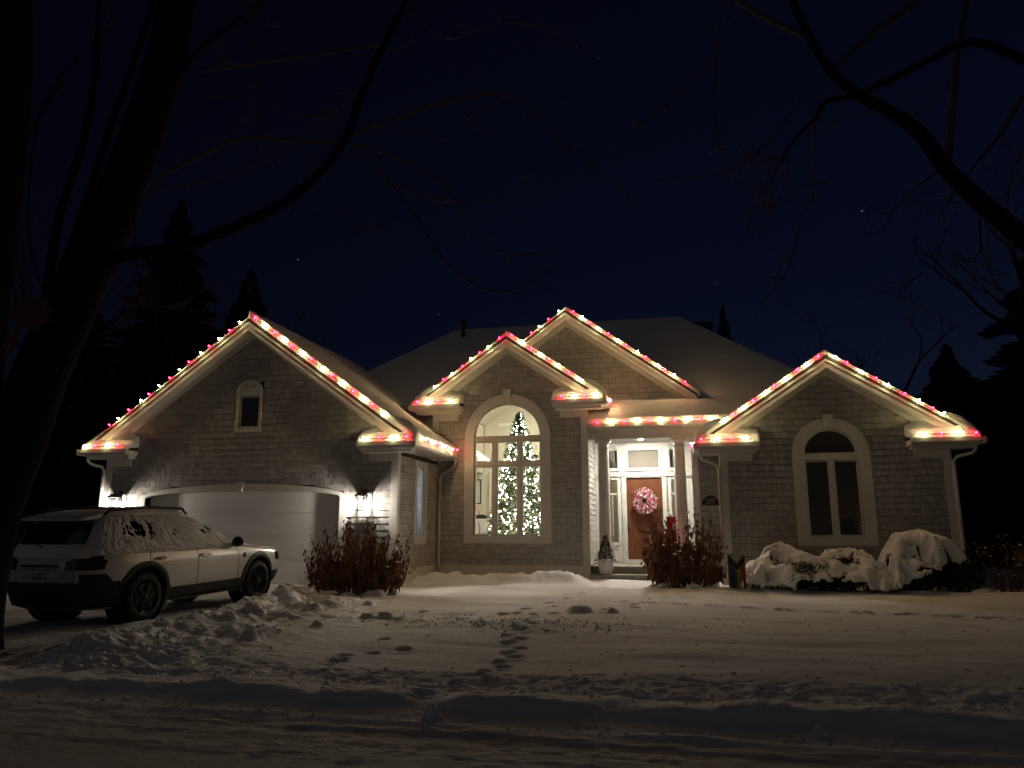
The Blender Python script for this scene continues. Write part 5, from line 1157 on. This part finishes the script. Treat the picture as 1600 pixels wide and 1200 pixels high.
def bare_tree(x, y, h, seed, label):
    r = random.Random(seed); root = thing('bare_tree', label, 'tree', (x, y, 0), group='bare trees behind the right wing'); tk = MB(); tw = MB()
    def grow(p, d, L_, rad, dep):
        q = [p]; n = 5
        for j in range(n):
            d = (d + Vector((r.gauss(0, .12), r.gauss(0, .12), r.gauss(.04, .08)))).normalized(); q.append(q[-1] + d * L_ / n)
        (tk if dep > 2 else tw).tube(q, rad, rad * .6, 7 if dep > 2 else 4, False)
        if dep == 0: return
        for j in range(r.randint(2, 3)):
            a_ = r.uniform(0, 6.3); e = (d + d.orthogonal().normalized() * 0 + Vector((math.cos(a_), math.sin(a_), r.uniform(-.1, .5))) * r.uniform(.5, .9)).normalized()
            grow(q[-1] if j < 2 else q[3], e, L_ * r.uniform(.6, .8), rad * .58, dep - 1)
    grow(Vector((x, y, -.1)), Vector((0, 0, 1)), h * .36, h * .018, 5)
    part('trunk', tk, bark_m, root, smooth=True); part('twigs', tw, twig_m, root, kind='stuff')
bare_tree(10.2, 36, 15, 71, 'bare forked tree standing behind the right gable peak')
bare_tree(13.5, 28, 16, 72, 'bare tree further right of the right gable')
bare_tree(18.5, 40, 18, 73, 'bare tree deep in the dark at the right edge')
bare_tree(-21, 33, 13, 74, 'bare tree left of the garage beyond the railing')
bare_tree(-26, 30, 17, 75, 'tall bare tree in front of the dark spruces at the left')
# deck railing of the neighbour behind the car
dr = thing('deck_railing', 'dark wooden deck railing far left behind the snowy car', 'railing', (-23.6, 24, 0))
part('top_rail', MB().box(-25.2, -22.2, 23.95, 24.05, 2.45, 2.56), bark_m, dr); part('bottom_rail', MB().box(-25.2, -22.2, 23.97, 24.03, 1.70, 1.78), bark_m, dr)
for k in range(14): part('baluster', MB().box(-25.15 + k * .22, -25.10 + k * .22, 23.98, 24.02, 1.78, 2.45), bark_m, dr)
for x in (-25.2, -23.7, -22.2): part('post', MB().box(x - .07, x + .07, 23.9, 24.1, -.05, 2.62), bark_m, dr)
part('deck', MB().box(-25.3, -22.1, 23.9, 27, 1.5, 1.69), bark_m, dr)

# ================================================================== THE CAR (built facing local +Y, rear axle at the origin)
paint_m = mat('silver_paint', (.74, .74, .73), .26, metal=.1, var=.05, vscale=3, spec=.6)
clad_m = mat('black_cladding', (.014, .014, .014), .6, var=.2, vscale=20)
carglass_m = mat('tinted_glass', (.008, .009, .010), .06, spec=.6)
tail_m = mat('tail_lamp', (.06, .006, .008), .12, spec=.6)
rim_m = mat('dark_alloy', (.022, .022, .023), .35, metal=.7)
chrome_m = mat('chrome', (.55, .55, .55), .15, metal=1.0)
dirty_m = mat('dirty_thin_snow', (.55, .55, .58), .8, var=.25, vscale=9, bump=.01)
car = thing('parked_car', 'silver estate car with black cladding and snow plastered side windows', 'car', (-9.13, 10.34, -.035), (R_(1.3), 0, R_(-3.75)))
car.scale = (1.045, 1.045, 1.06)
TB = [(.24, -.80, 3.60, .83), (.32, -.97, 3.74, .885), (.50, -1.04, 3.84, .915), (.70, -1.045, 3.86, .93), (.86, -1.025, 3.77, .925), (.94, -1.015, 3.50, .903), (1.00, -1.005, 2.95, .885), (1.045, -.995, 2.42, .865),
      (1.15, -.965, 2.20, .828), (1.30, -.905, 1.88, .778), (1.45, -.815, 1.53, .715), (1.53, -.73, 1.28, .66), (1.58, -.60, 1.05, .575), (1.605, -.32, .75, .36), (1.615, .15, .35, .06)]
def car_row(z):
    zs = [t[0] for t in TB]
    return [float(np.interp(z, zs, [t[k] for t in TB])) for k in (1, 2, 3)]
NE = 4.6
def sidey(l, z):
    r, f, b = car_row(z); c, a = (r + f) / 2, (f - r) / 2; q = min(1, abs((l - c) / a))
    return b * (1 - q ** NE) ** (1 / NE)
def endl(x, z, front=False):
    r, f, b = car_row(z); c, a = (r + f) / 2, (f - r) / 2; q = min(1, abs(x / b))
    d = a * (1 - q ** NE) ** (1 / NE); return c + d if front else c - d
N = 96
rings = []
for z, r, f, b in TB:
    c, a = (r + f) / 2, (f - r) / 2; ring = []
    for k in range(N):
        t = 2 * math.pi * k / N; ct, st_ = math.cos(t), math.sin(t)
        ring.append((b * math.copysign(abs(st_) ** (2 / NE), st_), c + a * math.copysign(abs(ct) ** (2 / NE), ct), z))
    rings.append(ring)
def dense(rings, k=3):
    o = []; A = np.array(rings)
    for i in range(len(A) - 1):
        p0, p1, p2, p3 = A[max(i - 1, 0)], A[i], A[i + 1], A[min(i + 2, len(A) - 1)]
        for j in range(k):
            t = j / k; o.append(.5 * (2 * p1 + (p2 - p0) * t + (2 * p0 - 5 * p1 + 4 * p2 - p3) * t * t + (3 * p1 - p0 - 3 * p2 + p3) * t ** 3) if False else p1 + (p2 - p1) * t)
    o.append(A[-1]); return [[tuple(p) for p in r] for r in o]
bodymb = MB().loft(dense(rings, 2))
me = bodymb.mesh('body', True); me.materials.append(paint_m)
cut = MB()
for sg in (-1, 1):
    for l in (0, 2.745):
        cut.loft([[(sg * x, l + .425 * math.cos(2 * math.pi * k / 36), .37 + .425 * math.sin(2 * math.pi * k / 36)) for k in range(36)] for x in (.55, 1.2)])
bo = bpy.data.objects.new('b', me); co = bpy.data.objects.new('c', cut.mesh('c')); COL.objects.link(bo); COL.objects.link(co)
mo = bo.modifiers.new('x', 'BOOLEAN'); mo.object = co; mo.operation = 'DIFFERENCE'; mo.solver = 'EXACT'
me2 = bpy.data.meshes.new_from_object(bo.evaluated_get(bpy.context.evaluated_depsgraph_get()))
bpy.data.objects.remove(bo); bpy.data.objects.remove(co)
me2.materials.clear(); me2.materials.append(paint_m)
if hasattr(me2, 'set_sharp_from_angle'): me2.set_sharp_from_angle(angle=R_(40))
body = part('body', me2, paint_m, car, local=True)
def cpart(name, mb, m, parent=None, smooth=False, kind=None):
    return part(name, mb, m, parent or car, smooth=smooth, kind=kind, local=True)
def patch(fn, nu, nv, th=.006):
    """fn(u,v,off) -> point; closed thin shell following the body"""
    mb = MB(); g = [[fn(i / nu, j / nv, th) for i in range(nu + 1)] for j in range(nv + 1)]; h = [[fn(i / nu, j / nv, -.004) for i in range(nu + 1)] for j in range(nv + 1)]
    W = nu + 1; vs = [p for r in g for p in r] + [p for r in h for p in r]; n = W * (nv + 1); fs = []
    for j in range(nv):
        for i in range(nu):
            a = j * W + i; fs += [(a, a + 1, a + 1 + W, a + W), (n + a + W, n + a + W + 1, n + a + 1, n + a)]
    bd = [i for i in range(W)] + [j * W + nu for j in range(1, nv + 1)] + [nv * W + i for i in range(nu - 1, -1, -1)] + [j * W for j in range(nv - 1, 0, -1)]
    for k in range(len(bd)): a, b = bd[k], bd[(k + 1) % len(bd)]; fs.append((a, n + a, n + b, b))
    return mb.add(vs, fs)
def side_patch(lo, hi, z0, z1, sg, nu=24, nv=8, th=.006):
    def fn(u, v, off):
        z = z0 + (z1 - z0) * v; a, b = lo(z) if callable(lo) else lo, hi(z) if callable(hi) else hi; l = a + (b - a) * u
        return (sg * (sidey(l, z) + off), l, z)
    return patch(fn, nu, nv, th)
def end_patch(x0, x1, z0, z1, front=False, nu=24, nv=8, th=.006):
    def fn(u, v, off):
        z = z0 + (z1 - z0) * v; x = x0 + (x1 - x0) * u
        return (x, endl(x, z, front) + (off if front else -off), z)
    return patch(fn, nu, nv, th)
for sg in (-1, 1):
    cpart('side_window', side_patch(1.04, lambda z: car_row(z)[1] - .30, 1.07, 1.47, sg), carglass_m)
    cpart('side_window', side_patch(.12, .99, 1.07, 1.48, sg), carglass_m)
    cpart('side_window', side_patch(lambda z: car_row(z)[0] + .30, .06, 1.09, 1.46, sg), carglass_m)
    cpart('sill_cladding', side_patch(.42, 2.33, .25, .45, sg, th=.014), clad_m)
    cpart('bumper_cladding', side_patch(-.95, lambda z: -.40 - .28 * max(0, (z - .45) / .3), .27, .74, sg, th=.014), clad_m)
    cpart('bumper_cladding', side_patch(3.15, 3.66, .27, .50, sg, th=.014), clad_m)
    for l in (0, 2.745):
        mb = MB(); rr = []
        for k in range(33):
            a_ = R_(-22 + 224 * k / 32); ring = []
            for (r0, off) in ((.415, -.03), (.415, .016), (.455, .022), (.50, .014), (.505, -.01)):
                y = l + r0 * math.cos(a_); z = .37 + r0 * math.sin(a_); ring.append((sg * (sidey(y, max(z, .30)) + off), y, z))
            rr.append(ring)
        cpart('wheel_arch', MB().loft(rr, cap=False, closed=False), clad_m, smooth=False)
        cpart('wheel_well', MB().loft([[(sg * x, l + r0 * math.cos(2 * math.pi * k / 28), .37 + r0 * math.sin(2 * math.pi * k / 28)) for k in range(28)] for x, r0 in ((.90, .422), (.56, .422), (.56, .02))], cap=False), clad_m)
        wh = cpart('wheel', MB().loft([[(sg * (.92 - x), l + r0 * math.cos(2 * math.pi * k / 40), .36 + r0 * math.sin(2 * math.pi * k / 40)) for k in range(40)] for x, r0 in ((.03, .20), (.012, .225), (.035, .232), (.2, .22), (.2, .05))], cap=True), rim_m)
        cpart('tyre', MB().loft([[(sg * (.92 - x), l + r0 * math.cos(2 * math.pi * k / 40), .36 + r0 * math.sin(2 * math.pi * k / 40)) for k in range(40)] for x, r0 in ((.02, .228), (.0, .255), (.004, .30), (.022, .34), (.05, .358), (.17, .358), (.20, .34), (.225, .26), (.21, .23))], cap=False), black_m, wh)
        for k in range(6):
            a_ = 2 * math.pi * k / 6 + .2; c, s_ = math.cos(a_), math.sin(a_)
            pts = [(.045, .03), (.024, .19)]; q = []
            for r0, w0 in ((.03, .035), (.21, .026)):
                for (dw, dx) in ((-w0, .035), (w0, .035), (w0, .004), (-w0, .004)):
                    q.append((sg * (.92 - dx), l + r0 * c - dw * s_, .36 + r0 * s_ + dw * c))
            cpart('spoke', MB().add(q, [(0, 1, 2, 3), (7, 6, 5, 4), (0, 4, 5, 1), (1, 5, 6, 2), (2, 6, 7, 3), (3, 7, 4, 0)]), rim_m, wh)
        cpart('hub_cap', MB().loft([[(sg * x, l + r0 * math.cos(2 * math.pi * k / 14), .36 + r0 * math.sin(2 * math.pi * k / 14)) for k in range(14)] for x, r0 in ((.88, .05), (.925, .045), (.93, .02))]), clad_m, wh)
    for l in (.06, 1.09, 2.13):
        cpart('door_gap', side_patch(lambda z, l=l: l - .006 + (.10 * max(0, .8 - z) if l < .5 else 0), lambda z, l=l: l + .006 + (.10 * max(0, .8 - z) if l < .5 else 0), .46 if l > .5 else .62, 1.04, sg, 2, 14, .0025), clad_m)
    for l in (.24, 1.24):
        hz = .90; y = sidey(l, hz)
        cpart('door_handle', MB().loft([[(sg * (y + o), l + a * .11, hz + b * .022) for a, b in ((-1, -.6), (-.7, -1), (.7, -1), (1, -.6), (1, .6), (.7, 1), (-.7, 1), (-1, .6))] for o in (.0, .03, .036)]), chrome_m)
    cpart('mirror', MB().ell((sg * 1.00, 1.98, 1.08), (.11, .085, .085), 14, 9).tube([(sg * .86, 1.98, 1.02), (sg * .96, 1.98, 1.06)], .03, .03, 8), clad_m, smooth=True)
    cpart('tail_light', side_patch(-.985, -.70, .86, .985, sg, 12, 6, .012), tail_m)
    cpart('tail_light', end_patch(sg * .44, sg * .80, .80, .93, False, 12, 6, .014), tail_m)
    cpart('headlight', side_patch(3.35, 3.62, .70, .84, sg, 10, 5, .010), carglass_m)
    cpart('roof_rail', MB().tube([(sg * .60, -.58, 1.555), (sg * .60, -.48, 1.625), (sg * .60, .3, 1.665), (sg * .60, 1.0, 1.645), (sg * .585, 1.12, 1.555)], .022, .022, 8), clad_m)
    cpart('badge', side_patch(2.26, 2.33, .80, .88, sg, 3, 3, .008), clad_m)
for l in (-.1, .8): cpart('cross_bar', MB().box(-.62, .62, l - .035, l + .035, 1.645, 1.67), clad_m)
cpart('windscreen', end_patch(-.66, .66, 1.07, 1.50, True), carglass_m)
cpart('rear_window', end_patch(-.60, .60, 1.12, 1.47), carglass_m)
cpart('rear_bumper', end_patch(-.86, .86, .27, .63, False, 34, 8, .03), clad_m)
cpart('skid_plate', MB().box(-.35, .35, -1.10, -1.05, .33, .42), rim_m)
cpart('number_plate_recess', end_patch(-.30, .30, .66, .82, False, 10, 4, .004), clad_m)
cpart('hatch_handle', end_patch(-.34, .34, .845, .875, False, 10, 2, .022), chrome_m)
cpart('rear_wiper', MB().tube([(0, -1.02, 1.11), (-.28, -.97, 1.20)], .012, .008, 6), clad_m)
cpart('spoiler', MB().hexa([(-.60, -.66, 1.50), (.60, -.66, 1.50), (.56, -.95, 1.475), (-.56, -.95, 1.475), (-.60, -.60, 1.575), (.60, -.60, 1.575), (.56, -.96, 1.50), (-.56, -.96, 1.50)]), paint_m)
cpart('exhaust', MB().tube([(.45, -.98, .30), (.45, -1.10, .30)], .035, .035, 10), rim_m)
# snow blown onto the car
def snow_side(sg, seed):
    nu, nv = 260, 70; z0, z1 = 1.0, 1.56; vs = []; keep = {}
    U = np.array([[i / nu, j / nv] for j in range(nv + 1) for i in range(nu + 1)])
    n1 = fbm3(np.stack([U[:, 0] * 75, U[:, 1] * 11 + U[:, 0] * 6, np.full(len(U), seed + .1)], 1), 4, seed); n2 = fbm3(np.stack([U[:, 0] * 9, U[:, 1] * 3.2, np.full(len(U), seed + .7)], 1), 3, seed + 9)
    mb = MB(); idx = {}
    for k, (u, v) in enumerate(U):
        z = z0 + (z1 - z0) * v; r, f, b = car_row(z); l = (r + .10) + (f - .16 - r - .10) * u
        bare = 0
        for (l0, z_0, rl, rz, s_) in ((-.10, 1.36, .30, .10, 1.1), (.66, 1.30, .14, .06, 1.0), (1.45, 1.32, .22, .07, .9), (.55, 1.42, .5, .04, .5), (-.15, 1.27, .34, .04, .6)):
            bare += s_ * math.exp(-((l - l0) / rl) ** 2 - ((z - z_0) / rz) ** 2)
        d = .34 + 1.1 * (n1[k] - .42) + .9 * (n2[k] - .45) - bare * .55 - max(0, (z - 1.50) * 4) - max(0, 1.06 - z) * 2.0 * (n1[k] * 2)
        fade = min(1, u / .03) * min(1, (1 - u) / .04)
        th = .008 + .05 * max(0, min(1, d)) * fade
        keep[k] = d > .12; vs.append((sg * (sidey(l, z) + th), l, z))
    fs = []
    for j in range(nv):
        for i in range(nu):
            a = j * (nu + 1) + i; q = (a, a + 1, a + nu + 2, a + nu + 1)
            if sum(keep[x] for x in q) >= 3: fs.append(q)
    return raw_mesh('snow', vs, fs, True)
for sg in (1, -1):
    me = snow_side(sg, 3 if sg > 0 else 5); me.materials.append(snow_m); part('window_snow', me, snow_m, car, local=True)
mb = MB(); rr = []
for z, gr in ((1.545, .0), (1.585, .035), (1.625, .03), (1.65, .02), (1.655, 0)):
    r, f, b = car_row(min(z - .03, 1.612)); c, a = (r + f) / 2, (f - r) / 2
    rr.append([(b * math.copysign(abs(math.sin(t)) ** (2 / NE), math.sin(t)), c + a * math.copysign(abs(math.cos(t)) ** (2 / NE), math.cos(t)), z) for t in [2 * math.pi * k / 64 for k in range(64)]])
cpart('roof_snow', MB().loft(rr), snow_m, smooth=True)
def fnr(u, v, off):
    x = -.78 + 1.56 * u; z = .955 + .20 * v
    n_ = float(fbm3(np.array([[x * 6, z * 6, 2.2]]), 3, 4)[0])
    return (x, endl(x, z) - (off * (.6 + 2.2 * n_) * min(1, 6 * min(u, 1 - u, v * 2, (1 - v) * 2)) if off > 0 else off), z)
cpart('hatch_snow', patch(fnr, 40, 14, .03), snow_m, smooth=True)
def fnd(u, v, off):
    x = -.72 + 1.3 * u; z = .63 + .18 * v
    n_ = float(fbm3(np.array([[x * 7, z * 7, 5.2]]), 3, 6)[0]); return (x, endl(x, z) - (.004 + .05 * max(0, n_ - .42) * min(1, 8 * min(u, 1 - u, v, 1 - v)) if off > 0 else -.004), z)
cpart('hatch_frost', patch(fnd, 40, 14, .01), dirty_m, smooth=True)
